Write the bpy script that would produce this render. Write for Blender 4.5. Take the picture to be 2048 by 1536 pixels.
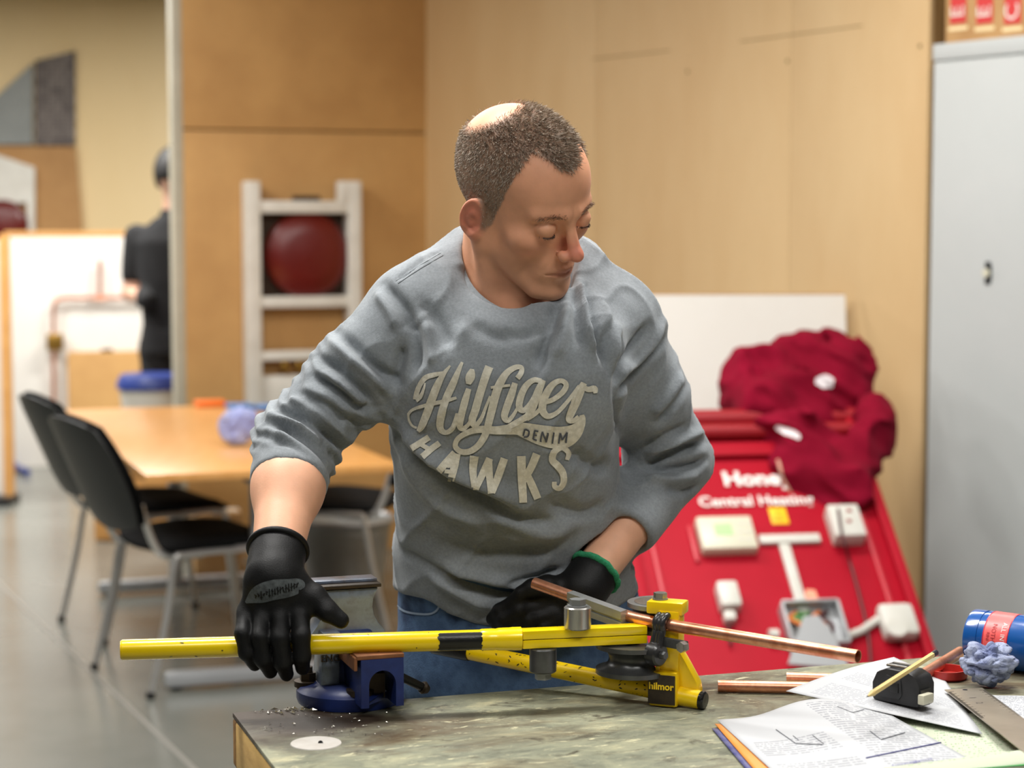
import bpy, bmesh, math, random
import numpy as np
from mathutils import Vector, Matrix
from mathutils.bvhtree import BVHTree
random.seed(7); np.random.seed(7)
for o in list(bpy.data.objects): bpy.data.objects.remove(o)
SC = bpy.context.scene; COL = SC.collection

# ---------------------------------------------------------------- camera
FPX = 3900.0; CX = 1024.0; CY = 768.0; HZ = 450.0; CAMH = 1.48
PITCH = math.atan((CY - HZ) / FPX)
cp, sp = math.cos(PITCH), math.sin(PITCH)
CAMP = Vector((0, 0, CAMH))
CR = Vector((1, 0, 0)); CF = Vector((0, cp, -sp)); CU = Vector((0, sp, cp))
cam = bpy.data.cameras.new('camera'); cam.sensor_width = 36.0; cam.sensor_fit = 'HORIZONTAL'
cam.lens = 36.0 * FPX / 2048.0
cam.dof.use_dof = True; cam.dof.focus_distance = 2.42; cam.dof.aperture_fstop = cam.lens / 15.5
cam.dof.aperture_blades = 0
camo = bpy.data.objects.new('camera', cam); COL.objects.link(camo)
camo.location = CAMP; camo.rotation_euler = (math.pi / 2 - PITCH, 0, 0)
SC.camera = camo

# ---------------------------------------------------------------- world, lamps, exposure
SC.view_settings.view_transform = 'Standard'; SC.view_settings.look = 'None'
SC.view_settings.gamma = 1.0; SC.view_settings.use_curve_mapping = False
SC.view_settings.exposure = 0.0
wd = bpy.data.worlds.new('world'); SC.world = wd; wd.use_nodes = True
wd.node_tree.nodes['Background'].inputs[0].default_value = (0.93, 0.96, 1.0, 1)
wd.node_tree.nodes['Background'].inputs[1].default_value = 0.05
def area(name, loc, sx, sy, power, col=(1.0, 0.96, 0.9), rot=(0, 0, 0)):
    l = bpy.data.lights.new(name, 'AREA'); l.shape = 'RECTANGLE'; l.size = sx; l.size_y = sy
    l.energy = power; l.color = col
    o = bpy.data.objects.new(name, l); COL.objects.link(o); o.location = loc; o.rotation_euler = rot
    return o
CZ = 3.05
LW = (1.0, 0.98, 0.945)
for (x, y, p) in ((-0.8, 2.75, 60), (0.8, 3.0, 56), (-0.9, 0.7, 21), (0.9, 0.7, 32), (-1.1, 5.2, 38), (0.45, 5.0, 42),
                  (-2.6, 7.2, 60), (-2.4, 9.4, 90), (-4.2, 9.8, 120), (-0.9, 10.9, 120), (-3.4, 4.6, 52)):
    area('ceiling_panel_lamp', (x, y, CZ - 0.03), 1.15, 0.3, p, LW, (0, 0, math.radians(17)))

# ---------------------------------------------------------------- helpers
def ray(px, py):
    return (CF + CR * ((px - CX) / FPX) + CU * (-(py - CY) / FPX))
def W(px, py, d): return CAMP + ray(px, py) * d           # point at depth d
def Pz(px, py, z):                                        # point at height z
    r = ray(px, py); return CAMP + r * ((z - CAMH) / r.z)
def Py(px, py, y):
    r = ray(px, py); return CAMP + r * (y / r.y)
def V(*a): return Vector(a)
def lin(c):
    return tuple(((x / 255) / 12.92 if x / 255 <= .04045 else ((x / 255 + .055) / 1.055) ** 2.4) for x in c[:3]) + (1.0,)
MATS = {}
def mat(name, c, rough=.6, metal=0., c2=None, c3=None, scale=8., detail=4., bump=0., bscale=None, stretch=None, spec=.5,
        coat=0., sheen=0., contrast=(.35, .65), alpha=1., trans=0., emit=0., rvar=0., coord='Object', sss=0.):
    m = bpy.data.materials.new(name); m.use_nodes = True
    nt = m.node_tree; N = nt.nodes; L = nt.links; b = N['Principled BSDF']
    b.inputs['Roughness'].default_value = rough; b.inputs['Metallic'].default_value = metal
    b.inputs['Specular IOR Level'].default_value = spec
    b.inputs['Coat Weight'].default_value = coat; b.inputs['Coat Roughness'].default_value = .12
    b.inputs['Sheen Weight'].default_value = sheen
    b.inputs['Transmission Weight'].default_value = trans; b.inputs['Alpha'].default_value = alpha
    b.inputs['Base Color'].default_value = lin(c)
    if sss:
        b.inputs['Subsurface Weight'].default_value = sss; b.inputs['Subsurface Radius'].default_value = (.012, .004, .002)
        b.inputs['Subsurface Scale'].default_value = 1.0
    if emit:
        b.inputs['Emission Color'].default_value = lin(c); b.inputs['Emission Strength'].default_value = emit
    tc = N.new('ShaderNodeTexCoord'); src = tc.outputs[coord]
    if stretch:
        mp = N.new('ShaderNodeMapping'); mp.inputs['Scale'].default_value = stretch
        L.new(src, mp.inputs[0]); src = mp.outputs[0]
    if c2 is not None:
        n = N.new('ShaderNodeTexNoise'); n.inputs['Scale'].default_value = scale; n.inputs['Detail'].default_value = detail
        n.inputs['Roughness'].default_value = .62
        L.new(src, n.inputs['Vector'])
        r = N.new('ShaderNodeValToRGB'); e = r.color_ramp.elements
        e[0].position = contrast[0]; e[1].position = contrast[1]; e[0].color = lin(c); e[1].color = lin(c2)
        if c3 is not None:
            x = e.new((contrast[0] + contrast[1]) / 2); x.color = lin(c2); e[2].color = lin(c3)
        L.new(n.outputs['Fac'], r.inputs[0]); L.new(r.outputs[0], b.inputs['Base Color'])
        if rvar:
            mr = N.new('ShaderNodeMapRange'); mr.inputs[3].default_value = rough - rvar; mr.inputs[4].default_value = rough + rvar
            L.new(n.outputs['Fac'], mr.inputs[0]); L.new(mr.outputs[0], b.inputs['Roughness'])
    if bump:
        n2 = N.new('ShaderNodeTexNoise'); n2.inputs['Scale'].default_value = bscale or scale * 3; n2.inputs['Detail'].default_value = 5
        L.new(src, n2.inputs['Vector'])
        bp = N.new('ShaderNodeBump'); bp.inputs['Strength'].default_value = bump; bp.inputs['Distance'].default_value = .002
        L.new(n2.outputs['Fac'], bp.inputs['Height']); L.new(bp.outputs[0], b.inputs['Normal'])
    MATS[name] = m
    return m

MW = {}                                                   # object name -> matrix of the frame its verts live in
class MB:
    def __init__(s): s.v = []; s.f = []
    def add(s, vs, fs):
        k = len(s.v); s.v += [Vector(x) for x in vs]; s.f += [tuple(i + k for i in q) for q in fs]; return s
    def box(s, c, size, R=None, bev=0.):
        c = Vector(c); hx, hy, hz = size[0] / 2, size[1] / 2, size[2] / 2
        if bev <= 0:
            vs = [(x, y, z) for x in (-hx, hx) for y in (-hy, hy) for z in (-hz, hz)]
            fs = [(0, 1, 3, 2), (4, 6, 7, 5), (0, 4, 5, 1), (2, 3, 7, 6), (0, 2, 6, 4), (1, 5, 7, 3)]
        else:
            bm = bmesh.new(); bmesh.ops.create_cube(bm, size=1.0)
            for q in bm.verts: q.co = Vector((q.co.x * size[0], q.co.y * size[1], q.co.z * size[2]))
            bmesh.ops.bevel(bm, geom=bm.edges[:], offset=min(bev, .49 * min(size)), segments=2, profile=.6, affect='EDGES')
            bm.verts.index_update(); vs = [q.co.copy() for q in bm.verts]; fs = [[q.index for q in f.verts] for f in bm.faces]; bm.free()
        R = R or Matrix.Identity(3)
        return s.add([c + R @ Vector(x) for x in vs], fs)
    def tube(s, path, r, n=12, cap=True, closed=False, flat=None):
        path = [Vector(p) for p in path]; m = len(path)
        rs = r if isinstance(r, (list, tuple)) else [r] * m
        base = len(s.v); up = None; vs = []; fs = []
        for i, p in enumerate(path):
            if closed: t = path[(i + 1) % m] - path[i - 1]
            else: t = path[min(i + 1, m - 1)] - path[max(i - 1, 0)]
            t.normalize()
            if up is None:
                up = t.orthogonal().normalized() if flat is None else Vector(flat)
            up = (up - t * up.dot(t)); up = up.normalized() if up.length > 1e-6 else t.orthogonal().normalized()
            w = t.cross(up)
            for k in range(n):
                a = 2 * math.pi * k / n
                vs.append(p + (up * math.cos(a) + w * math.sin(a)) * rs[i])
        mm = m if closed else m - 1
        for i in range(mm):
            for k in range(n):
                a, b = i * n + k, i * n + (k + 1) % n
                c, d = ((i + 1) % m) * n + (k + 1) % n, ((i + 1) % m) * n + k
                fs.append((a, b, c, d))
        if cap and not closed:
            fs.append(tuple(range(n - 1, -1, -1))); fs.append(tuple((m - 1) * n + k for k in range(n)))
        return s.add(vs, fs)
    def cyl(s, p0, p1, r0, r1=None, n=24, cap=True):
        return s.tube([p0, p1], [r0, r0 if r1 is None else r1], n, cap)
    def lathe(s, prof, p, axis=(0, 0, 1), n=32, a0=0., a1=2 * math.pi, ref=None):
        p = Vector(p); ax = Vector(axis).normalized()
        u = Vector(ref) if ref is not None else ax.orthogonal()
        u = (u - ax * u.dot(ax)).normalized(); w = ax.cross(u)
        full = abs(a1 - a0 - 2 * math.pi) < 1e-6; m = n if full else n + 1; k = len(prof); vs = []; fs = []
        for i in range(m):
            a = a0 + (a1 - a0) * i / n
            for (r, h) in prof: vs.append(p + ax * h + (u * math.cos(a) + w * math.sin(a)) * r)
        for i in range(n):
            j = (i + 1) % m
            for q in range(k - 1): fs.append((i * k + q, j * k + q, j * k + q + 1, i * k + q + 1))
        if not full:
            fs.append(tuple(range(k))); fs.append(tuple((m - 1) * k + q for q in range(k - 1, -1, -1)))
        return s.add(vs, fs)
    def prism(s, poly, o, ux, uy, h):                     # polygon in (ux,uy) plane at o, extruded by vector h
        o, ux, uy, h = Vector(o), Vector(ux), Vector(uy), Vector(h); n = len(poly)
        a = [o + ux * x + uy * y for x, y in poly]; b = [q + h for q in a]
        fs = [tuple(range(n - 1, -1, -1)), tuple(range(n, 2 * n))] + [(i, (i + 1) % n, n + (i + 1) % n, n + i) for i in range(n)]
        return s.add(a + b, fs)
    def hexa(s, b4, t4):                                  # box from 4 bottom + 4 top corners
        return s.add(list(b4) + list(t4), [(3, 2, 1, 0), (4, 5, 6, 7)] + [(i, (i + 1) % 4, 4 + (i + 1) % 4, 4 + i) for i in range(4)])
    def build(s, name, m, parent=None, smooth=35, bev=0., loc=None, world=True):
        me = bpy.data.meshes.new(name)
        M = None
        o = bpy.data.objects.new(name, me)
        if parent is not None:
            M = MW[parent.name]; Mi = M.inverted(); vs = [Mi @ q for q in s.v] if world else s.v
        elif loc is not None:
            M = Matrix.Translation(Vector(loc)); vs = [q - Vector(loc) for q in s.v]
        else: M = Matrix.Identity(4); vs = s.v
        me.from_pydata([tuple(q) for q in vs], [], s.f)
        bm = bmesh.new(); bm.from_mesh(me)
        bmesh.ops.recalc_face_normals(bm, faces=bm.faces[:])
        if bev > 0:
            es = [e for e in bm.edges if len(e.link_faces) == 2 and e.calc_face_angle(0) > .5]
            bmesh.ops.bevel(bm, geom=es, offset=bev, segments=2, profile=.6, affect='EDGES', clamp_overlap=True)
        bm.to_mesh(me); bm.free()
        if smooth:
            me.polygons.foreach_set('use_smooth', [True] * len(me.polygons))
            me.set_sharp_from_angle(angle=math.radians(smooth))
        if m is not None: me.materials.append(m if not isinstance(m, str) else MATS[m])
        COL.objects.link(o)
        if parent is not None: o.parent = parent
        elif loc is not None: o.location = loc
        MW[o.name] = M
        return o
def npmesh(name, v, f, m, parent=None, loc=None, smooth=True):
    mb = MB.__new__(MB); me = bpy.data.meshes.new(name); v = np.asarray(v, dtype=np.float64)
    o = bpy.data.objects.new(name, me)
    if parent is not None:
        Mi = np.array(MW[parent.name].inverted()); v = v @ Mi[:3, :3].T + Mi[:3, 3]; M = MW[parent.name]
    elif loc is not None: v = v - np.array(loc); M = Matrix.Translation(Vector(loc)); o.location = loc
    else: M = Matrix.Identity(4)
    me.from_pydata(v.tolist(), [], f if isinstance(f, list) else f.tolist())
    if smooth: me.polygons.foreach_set('use_smooth', [True] * len(me.polygons))
    me.materials.append(MATS[m] if isinstance(m, str) else m)
    COL.objects.link(o)
    if parent is not None: o.parent = parent
    MW[o.name] = M; me.update()
    return o
def tag(o, label, cat, group=None, kind=None):
    if label: o['label'] = label
    if cat: o['category'] = cat
    if group: o['group'] = group
    if kind: o['kind'] = kind
    return o
def thing(name, loc, label, cat, rz=0., group=None):
    o = bpy.data.objects.new(name, None); COL.objects.link(o); o.empty_display_size = .05
    o.location = loc; o.rotation_euler = (0, 0, rz)
    MW[o.name] = Matrix.Translation(Vector(loc)) @ Matrix.Rotation(rz, 4, 'Z')
    return tag(o, label, cat, group)
def struct(o): o['kind'] = 'structure'; return o
def copy_tree(o, parent=None):
    c = o.copy(); COL.objects.link(c); c.parent = parent
    for ch in [q for q in bpy.data.objects if q.parent == o]: copy_tree(ch, c)
    return c
def textmesh(s, size=1., ext=0., bold=0.):
    cu = bpy.data.curves.new('t', 'FONT'); cu.body = s; cu.size = size; cu.extrude = ext; cu.offset = bold
    cu.align_x = 'CENTER'; cu.align_y = 'CENTER'; cu.resolution_u = 3
    o = bpy.data.objects.new('t', cu); COL.objects.link(o)
    dg = bpy.context.evaluated_depsgraph_get(); me = bpy.data.meshes.new_from_object(o.evaluated_get(dg))
    vs = [q.co.copy() for q in me.vertices]; fs = [tuple(p.vertices) for p in me.polygons]
    bpy.data.objects.remove(o); bpy.data.curves.remove(cu); bpy.data.meshes.remove(me)
    return vs, fs
def text_on(name, s, size, o, ux, uy, m, parent, ext=.0006, bold=0.):
    vs, fs = textmesh(s, size, ext, bold); o, ux, uy = Vector(o), Vector(ux).normalized(), Vector(uy).normalized()
    n = ux.cross(uy)
    mb = MB(); mb.add([o + ux * q.x + uy * q.y + n * q.z for q in vs], fs)
    return mb.build(name, m, parent, smooth=0)
def frame3(ux, uz):
    uz = Vector(uz).normalized(); ux = Vector(ux); ux = (ux - uz * ux.dot(uz)).normalized(); uy = uz.cross(ux)
    return Matrix((ux, uy, uz)).transposed()
def crv(pts, n=6):                                        # catmull-rom
    P = [np.array(p, float) for p in pts]; out = []
    for i in range(len(P) - 1):
        p0, p1, p2, p3 = P[max(i - 1, 0)], P[i], P[i + 1], P[min(i + 2, len(P) - 1)]
        for k in range(n):
            t = k / n; out.append(.5 * ((2 * p1) + (-p0 + p2) * t + (2 * p0 - 5 * p1 + 4 * p2 - p3) * t * t + (-p0 + 3 * p1 - 3 * p2 + p3) * t ** 3))
    out.append(P[-1]); return out
def vcrv(pts, n=6): return [Vector(p) for p in crv(pts, n)]

# ---------------------------------------------------------------- implicit surfaces
def smin(a, b, k):
    h = np.clip(.5 + .5 * (b - a) / k, 0, 1); return b + (a - b) * h - k * h * (1 - h)
def smax(a, b, k): return -smin(-a, -b, k)
def s_cap(p, a, b, ra, rb=None):
    a = np.array(a, float); b = np.array(b, float); rb = ra if rb is None else rb
    ab = b - a; pa = p - a; t = np.clip(pa @ ab / max(ab @ ab, 1e-12), 0, 1)
    return np.linalg.norm(pa - t[:, None] * ab, axis=1) - (ra + (rb - ra) * t)
def s_ell(p, c, r, R=None):
    q = p - np.array(c, float)
    if R is not None: q = q @ np.array(R)                 # columns of R are local axes
    r = np.array(r, float); k0 = np.linalg.norm(q / r, axis=1); k1 = np.linalg.norm(q / (r * r), axis=1)
    return np.where(k1 > 1e-9, k0 * (k0 - 1) / np.maximum(k1, 1e-9), -r.min())
def s_box(p, c, h, rnd=0., R=None):
    q = p - np.array(c, float)
    if R is not None: q = q @ np.array(R)
    q = np.abs(q) - (np.array(h, float) - rnd)
    return np.linalg.norm(np.maximum(q, 0), axis=1) + np.minimum(q.max(axis=1), 0) - rnd
def chain(p, pts, rs, k=.01):
    d = None
    for i in range(len(pts) - 1):
        e = s_cap(p, pts[i], pts[i + 1], rs[i], rs[i + 1]); d = e if d is None else smin(d, e, k)
    return d
def isosurf(sdf, lo, hi, h, B=8):
    lo = np.array(lo, float); hi = np.array(hi, float)
    nb = np.ceil((hi - lo) / (h * B)).astype(int); n = nb * B
    idx = np.stack(np.meshgrid(*[np.arange(q) for q in nb], indexing='ij'), -1).reshape(-1, 3)
    cen = lo + (idx * B + (B - 1) / 2) * h
    dc = sdf(cen); act = np.abs(dc) < h * B * .87 * 1.5 + h
    F = np.repeat(np.repeat(np.repeat(np.where(dc > 0, 1., -1.).reshape(nb), B, 0), B, 1), B, 2)
    off = np.stack(np.meshgrid(*[np.arange(B)] * 3, indexing='ij'), -1).reshape(-1, 3)
    A = idx[act]
    for s in range(0, len(A), 400):
        g = (A[s:s + 400, None, :] * B + off[None]).reshape(-1, 3)
        F[g[:, 0], g[:, 1], g[:, 2]] = sdf(lo + g * h)
    S = F < 0
    c8 = [S[i:n[0] - 1 + i, j:n[1] - 1 + j, k:n[2] - 1 + k] for i in (0, 1) for j in (0, 1) for k in (0, 1)]
    cnt = sum(c.astype(np.int8) for c in c8); cell = (cnt > 0) & (cnt < 8)
    ci = np.argwhere(cell); vid = -np.ones(cell.shape, int); vid[cell] = np.arange(len(ci))
    acc = np.zeros((len(ci), 3)); w = np.zeros(len(ci))
    cor = [np.array(q) for q in ((0,0,0),(0,0,1),(0,1,0),(0,1,1),(1,0,0),(1,0,1),(1,1,0),(1,1,1))]
    for a in range(8):
        for b in range(a + 1, 8):
            if np.abs(cor[a] - cor[b]).sum() != 1: continue
            ia = ci + cor[a]; ib = ci + cor[b]
            fa = F[ia[:, 0], ia[:, 1], ia[:, 2]]; fb = F[ib[:, 0], ib[:, 1], ib[:, 2]]
            cr = (fa < 0) != (fb < 0); t = np.where(cr, fa / np.where(cr, fa - fb, 1), 0)
            acc += np.where(cr[:, None], cor[a] + t[:, None] * (cor[b] - cor[a]), 0); w += cr
    verts = lo + (ci + acc / w[:, None]) * h
    faces = []
    for ax in range(3):
        sl0 = [slice(1, -1)] * 3; sl0[ax] = slice(0, -1); sl1 = list(sl0); sl1[ax] = slice(1, None)
        a = S[tuple(sl0)]; b = S[tuple(sl1)]
        e = np.argwhere(a != b); base = e.copy()
        for q in range(3):
            if q != ax: base[:, q] += 1
        fl = a[e[:, 0], e[:, 1], e[:, 2]]
        u, v = [(1, 2), (2, 0), (0, 1)][ax]
        du = np.zeros(3, int); du[u] = 1; dv = np.zeros(3, int); dv[v] = 1
        def gid(q): return vid[q[:, 0], q[:, 1], q[:, 2]]
        q = np.stack([gid(base - du - dv), gid(base - dv), gid(base), gid(base - du)], 1)
        q[~fl] = q[~fl][:, ::-1]
        faces.append(q)
    fc = np.concatenate(faces); fc = fc[(fc >= 0).all(1)]
    return verts, fc
def vnormals(v, f):
    n = np.cross(v[f[:, 2]] - v[f[:, 0]], v[f[:, 3]] - v[f[:, 1]]); N = np.zeros_like(v)
    for k in range(4): np.add.at(N, f[:, k], n)
    return N / np.maximum(np.linalg.norm(N, axis=1), 1e-12)[:, None]
def relax(v, f, it=2, lam=.5):
    for _ in range(it):
        A = np.zeros_like(v); c = np.zeros(len(v))
        for k in range(4):
            np.add.at(A, f[:, k], v[f[:, (k + 1) % 4]]); np.add.at(A, f[:, k], v[f[:, k - 1]]); np.add.at(c, f[:, k], 2)
        v = v + lam * (A / np.maximum(c, 1)[:, None] - v)
    return v
def vnoise(p, s, seed=0):                                 # smooth value noise
    q = p * s + seed * 17.3; i = np.floor(q).astype(np.int64); t = q - i; t = t * t * (3 - 2 * t); r = 0
    def hsh(a): 
        k = (a[:, 0] * 73856093) ^ (a[:, 1] * 19349663) ^ (a[:, 2] * 83492791) ^ (seed * 2654435)
        k = (k ^ (k >> 13)) * 1274126177; return ((k ^ (k >> 16)) & 0xffff) / 65535.
    for a in (0, 1):
        for b in (0, 1):
            for c in (0, 1):
                w = (t[:, 0] if a else 1 - t[:, 0]) * (t[:, 1] if b else 1 - t[:, 1]) * (t[:, 2] if c else 1 - t[:, 2])
                r = r + w * hsh(i + np.array((a, b, c)))
    return r

def Ppl(px, py, o, n):
    r = ray(px, py); o = Vector(o); n = Vector(n); return CAMP + r * ((o - CAMP).dot(n) / r.dot(n))
# ================================================================ materials
mat('floor_vinyl', (104, 106, 100), .22, c2=(113, 114, 108), scale=2.2, detail=8, bump=.03, bscale=60, rvar=.06, spec=.55)
mat('ceiling_white', (225, 224, 218), .9)
mat('hardboard', (204, 170, 122), .62, c2=(214, 184, 138), scale=1.6, detail=7, bump=.05, bscale=90, stretch=(1, 1, .35))
mat('hardboard_dark', (182, 138, 82), .62, c2=(200, 156, 96), scale=2.4, detail=7, bump=.05, bscale=90)
mat('board_edge', (120, 90, 50), .7, c2=(138, 106, 62), scale=14)
mat('far_board', (232, 206, 156), .65, c2=(238, 214, 168), scale=1.2, detail=6, stretch=(1, 1, .3))
mat('pale_trim', (172, 166, 148), .5, c2=(190, 184, 166), scale=5)
mat('white_board', (220, 215, 207), .5, c2=(225, 221, 214), scale=2.5, detail=6)
mat('white_paint', (228, 226, 218), .45, c2=(216, 213, 204), scale=9)
mat('cabinet_grey', (180, 184, 183), .45, c2=(187, 190, 189), scale=1.5, detail=6, bump=.01, bscale=180)
mat('red_vessel', (96, 14, 7), .32, c2=(104, 18, 10), scale=4)
mat('dark_back', (58, 40, 26), .8)
mat('pale_wood', (200, 144, 80), .3, c2=(208, 154, 92), scale=3, detail=6, stretch=(8, 1, 1), spec=.4)
mat('wood_edge', (206, 150, 84), .5, c2=(216, 162, 96), scale=9)
mat('black_fabric', (9, 9, 10), .95, c2=(14, 14, 15), scale=300, spec=.2)
mat('black_plastic', (12, 12, 13), .45, c2=(17, 17, 18), scale=60)
mat('chrome', (206, 204, 200), .28, metal=.7)
mat('grey_metal', (120, 122, 124), .35, metal=.8, c2=(140, 142, 144), scale=12)
mat('silver_paint', (172, 174, 176), .35, metal=.3)
mat('copper', (222, 150, 118), .34, metal=.88, c2=(236, 170, 138), c3=(206, 128, 96), scale=26, detail=6, rvar=.06, bump=.02, bscale=200)
mat('brass', (176, 140, 70), .3, metal=1.)
mat('cardboard', (176, 134, 86), .85, c2=(188, 148, 98), scale=8)
mat('white_plastic', (208, 206, 198), .4, c2=(202, 200, 190), scale=14)
mat('cream_plastic', (208, 204, 182), .38)
mat('blue_plastic', (44, 62, 132), .4)
mat('clear_bin', (150, 150, 146), .3, c2=(170, 170, 166), scale=6)
mat('orange_plastic', (238, 116, 30), .4)
mat('blue_paper', (128, 136, 190), .9, c2=(170, 176, 214), scale=18)
mat('skin_far', (205, 160, 136), .5)
mat('black_cloth_far', (20, 20, 22), .9, c2=(28, 28, 30), scale=20)
mat('hair_black', (18, 15, 14), .6)

# ================================================================ setting
E1 = Vector((math.cos(math.radians(19)), math.sin(math.radians(19)), 0)); E2 = Vector((E1.y, -E1.x, 0)); UP = Vector((0, 0, 1))
fl = MB().box((0, 6, -.025), (16, 22, .05)).build('floor', 'floor_vinyl', smooth=0); struct(fl)
# pale seam running across the floor
a, b = Pz(-40, 1130, 0), Pz(400, 1550, 0); dv = (b - a).normalized(); nv = Vector((-dv.y, dv.x, 0))
a = a - dv * 5; b = b + dv * 4
sm = MB().hexa([a - nv * .008, b - nv * .008, b + nv * .008, a + nv * .008], [q + UP * .0015 for q in (a - nv * .008, b - nv * .008, b + nv * .008, a + nv * .008)])
mat('floor_seam', (132, 130, 124), .35)
sm.build('floor_seam', 'floor_seam', fl, smooth=0)
ce = MB().box((0, 6, CZ + .05), (16, 22, .1)).build('ceiling', 'ceiling_white', smooth=0); struct(ce)

# left-hand partition facing the camera (two hardboard sheets, pale end trim)
PA = Vector((-1.432, 8.545, 0)); PB = Vector((-.386, 8.905, 0)); pe = (PB - PA).normalized(); pn = Vector((pe.y, -pe.x, 0))
wl = bpy.data.objects.new('wall_back', None); COL.objects.link(wl); MW['wall_back'] = Matrix.Identity(4); struct(wl)
zs = Ppl(600, 262, PA, pn).z
def slab(a, b, z0, z1, th, n, name, m, par, bev=.003):
    o = (a + b) / 2 + Vector((0, 0, (z0 + z1) / 2)) - n * th / 2
    e = (b - a); R = Matrix((e.normalized(), n, UP)).transposed()
    return MB().box(o, (e.length, th, z1 - z0), R, bev).build(name, m, par)
slab(PA, PB, 0, zs - .004, .02, pn, 'board', 'hardboard_dark', wl)
slab(PA, PB, zs + .004, CZ - .01, .02, pn, 'board', 'hardboard_dark', wl)
slab(PA - pe * .045, PA + pe * .0, 0, CZ - .01, .1, pn * 1, 'end_trim', 'pale_trim', wl)
slab(PA, PB, 0, CZ - .01, .06, pn, 'core', 'board_edge', wl).location = -pn * .021
# right-hand partition coming towards the camera
QA = Vector((-.386, 8.9, 0)); QB = Vector((1.313, 6.2, 0)); qe = (QB - QA).normalized(); qn = Vector((qe.y, -qe.x, 0))
if qn.dot(-QA) < 0: qn = -qn
wr = bpy.data.objects.new('wall_right', None); COL.objects.link(wr); MW['wall_right'] = Matrix.Identity(4); struct(wr)
def qp(px):
    r = ray(px, 450); t = QA; k = (QA - CAMP).dot(qn) / r.dot(qn); p = CAMP + r * k; return Vector((p.x, p.y, 0))
xs = [QA, qp(1190), qp(1579), QB]
for i in range(3):
    slab(xs[i] + qe * .001, xs[i + 1] - qe * .001, 0, CZ - .01, .018, qn, 'board', 'hardboard', wr, .0015)
slab(QA, QB - qe * .004, 0, CZ - .01, .1, qn, 'core', 'board_edge', wr).location = -qn * .019
# pencil lines and screw dots on the boards
mat('pencil', (120, 95, 55), .8)
for (x0, y0, x1, y1) in ((1185, 118, 1340, 101), (1481, 83, 1725, 51)):
    a, b = Ppl(x0, y0, QA, qn), Ppl(x1, y1, QA, qn)
    MB().tube([a + qn * .0005, b + qn * .0005], .0016, 6).build('scored_line', 'pencil', wr)
for (x, y) in ((1575, 122), (1375, 143), (1840, 92), (1300, 640)):
    p = Ppl(x, y, QA, qn); MB().cyl(p - qn * .002, p + qn * .001, .007, n=10).build('screw_head', 'pencil', wr)

# far walls of the room beyond
fw = Vector((-6, 13.2, 0)); 
o = slab(Vector((-7.5, 12.6, 0)), Vector((1.5, 14.2, 0)), 0, CZ - .01, .06, Vector((.175, -.985, 0)).normalized(), 'wall_far', 'far_board', None); struct(o)
FO = Vector((-7.5, 12.6, 0)); FN = Vector((.1751, -.9846, 0))
def FP(px, py, off=0.): return Ppl(px, py, FO + FN * off, FN)
def quad(mb, pts, n, th):
    b = [Vector(p) for p in pts]; return mb.hexa(b, [p + n * th for p in b])
# brown infill panel, grey hatch panel, patterned sheet on far wall
mat('brown_panel', (172, 128, 78), .7, c2=(184, 140, 88), scale=5)
mat('grey_panel', (128, 132, 130), .5, c2=(142, 146, 144), scale=3)
o = quad(MB(), [FP(-60, 462, .01), FP(166, 462, .01), FP(152, 294, .01), FP(-60, 292, .01)], FN, .05).build('trim_1', 'brown_panel'); struct(o)
o = quad(MB(), [FP(-70, 289, .01), FP(66, 289, .01), FP(66, 128, .01), FP(-70, 252, .01)], FN, .04).build('grey_panel', 'grey_panel', loc=FP(0, 289))
tag(o, 'grey sloped panel high on far wall beside the patterned sheet', 'panel')
def brickmat():
    m = bpy.data.materials.new('patterned'); m.use_nodes = True; nt = m.node_tree; b = nt.nodes['Principled BSDF']; b.inputs['Roughness'].default_value = .8
    tc = nt.nodes.new('ShaderNodeTexCoord'); t = nt.nodes.new('ShaderNodeTexBrick'); t.inputs['Scale'].default_value = 11
    t.inputs['Color1'].default_value = lin((118, 112, 110)); t.inputs['Color2'].default_value = lin((150, 142, 138)); t.inputs['Mortar'].default_value = lin((58, 48, 44))
    t.inputs['Mortar Size'].default_value = .09; t.inputs['Brick Width'].default_value = .7; t.inputs['Row Height'].default_value = .62
    mp = nt.nodes.new('ShaderNodeMapping'); mp.inputs['Rotation'].default_value = (math.pi / 2, 0, 0)
    nt.links.new(tc.outputs['Object'], mp.inputs[0]); nt.links.new(mp.outputs[0], t.inputs['Vector']); nt.links.new(t.outputs['Color'], b.inputs['Base Color'])
    MATS['patterned'] = m
brickmat()
o = quad(MB(), [FP(71, 291, .01), FP(151, 291, .01), FP(151, 102, .01), FP(71, 122, .01)], FN, .03).build('patterned_sheet', 'patterned', loc=FP(110, 291))
tag(o, 'dark sheet with rows of small grey blocks on far wall', 'poster')

# low white partition with copper pipework
WO = Pz(20, 935, 0); WN = Vector((.2, -.98, 0)).normalized(); we = Vector((.98, .2, 0)).normalized()
def WP(px, py, off=0.): return Ppl(px, py, WO + WN * off, WN)
wa = WP(18, 930); wb = WP(420, 930); wa.z = wb.z = 0
lw = thing('low_partition', (wa + wb) / 2, 'white half height partition with timber top in far room', 'partition')
ztop = WP(180, 474).z
slab(wa, wb, 0, ztop, .05, WN, 'panel', 'white_board', lw)
slab(wa, wb, ztop, ztop + .035, .07, WN, 'top_rail', 'wood_edge', lw)
pA = Pz(10, 1010, 0)
sd = thing('end_partition', pA, 'timber edged partition end at far left of photo', 'partition')
mb = MB().box(pA + V(0, .1, .72), (.045, .06, 1.42)); mb.build('post', 'wood_edge', sd)
MB().box(pA + V(-.42, .14, .72), (.8, .04, 1.36)).build('panel', 'white_board', sd)
MB().box(pA + V(-.03, .05, .02), (.14, .22, .04)).build('foot', 'black_plastic', sd)
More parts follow.
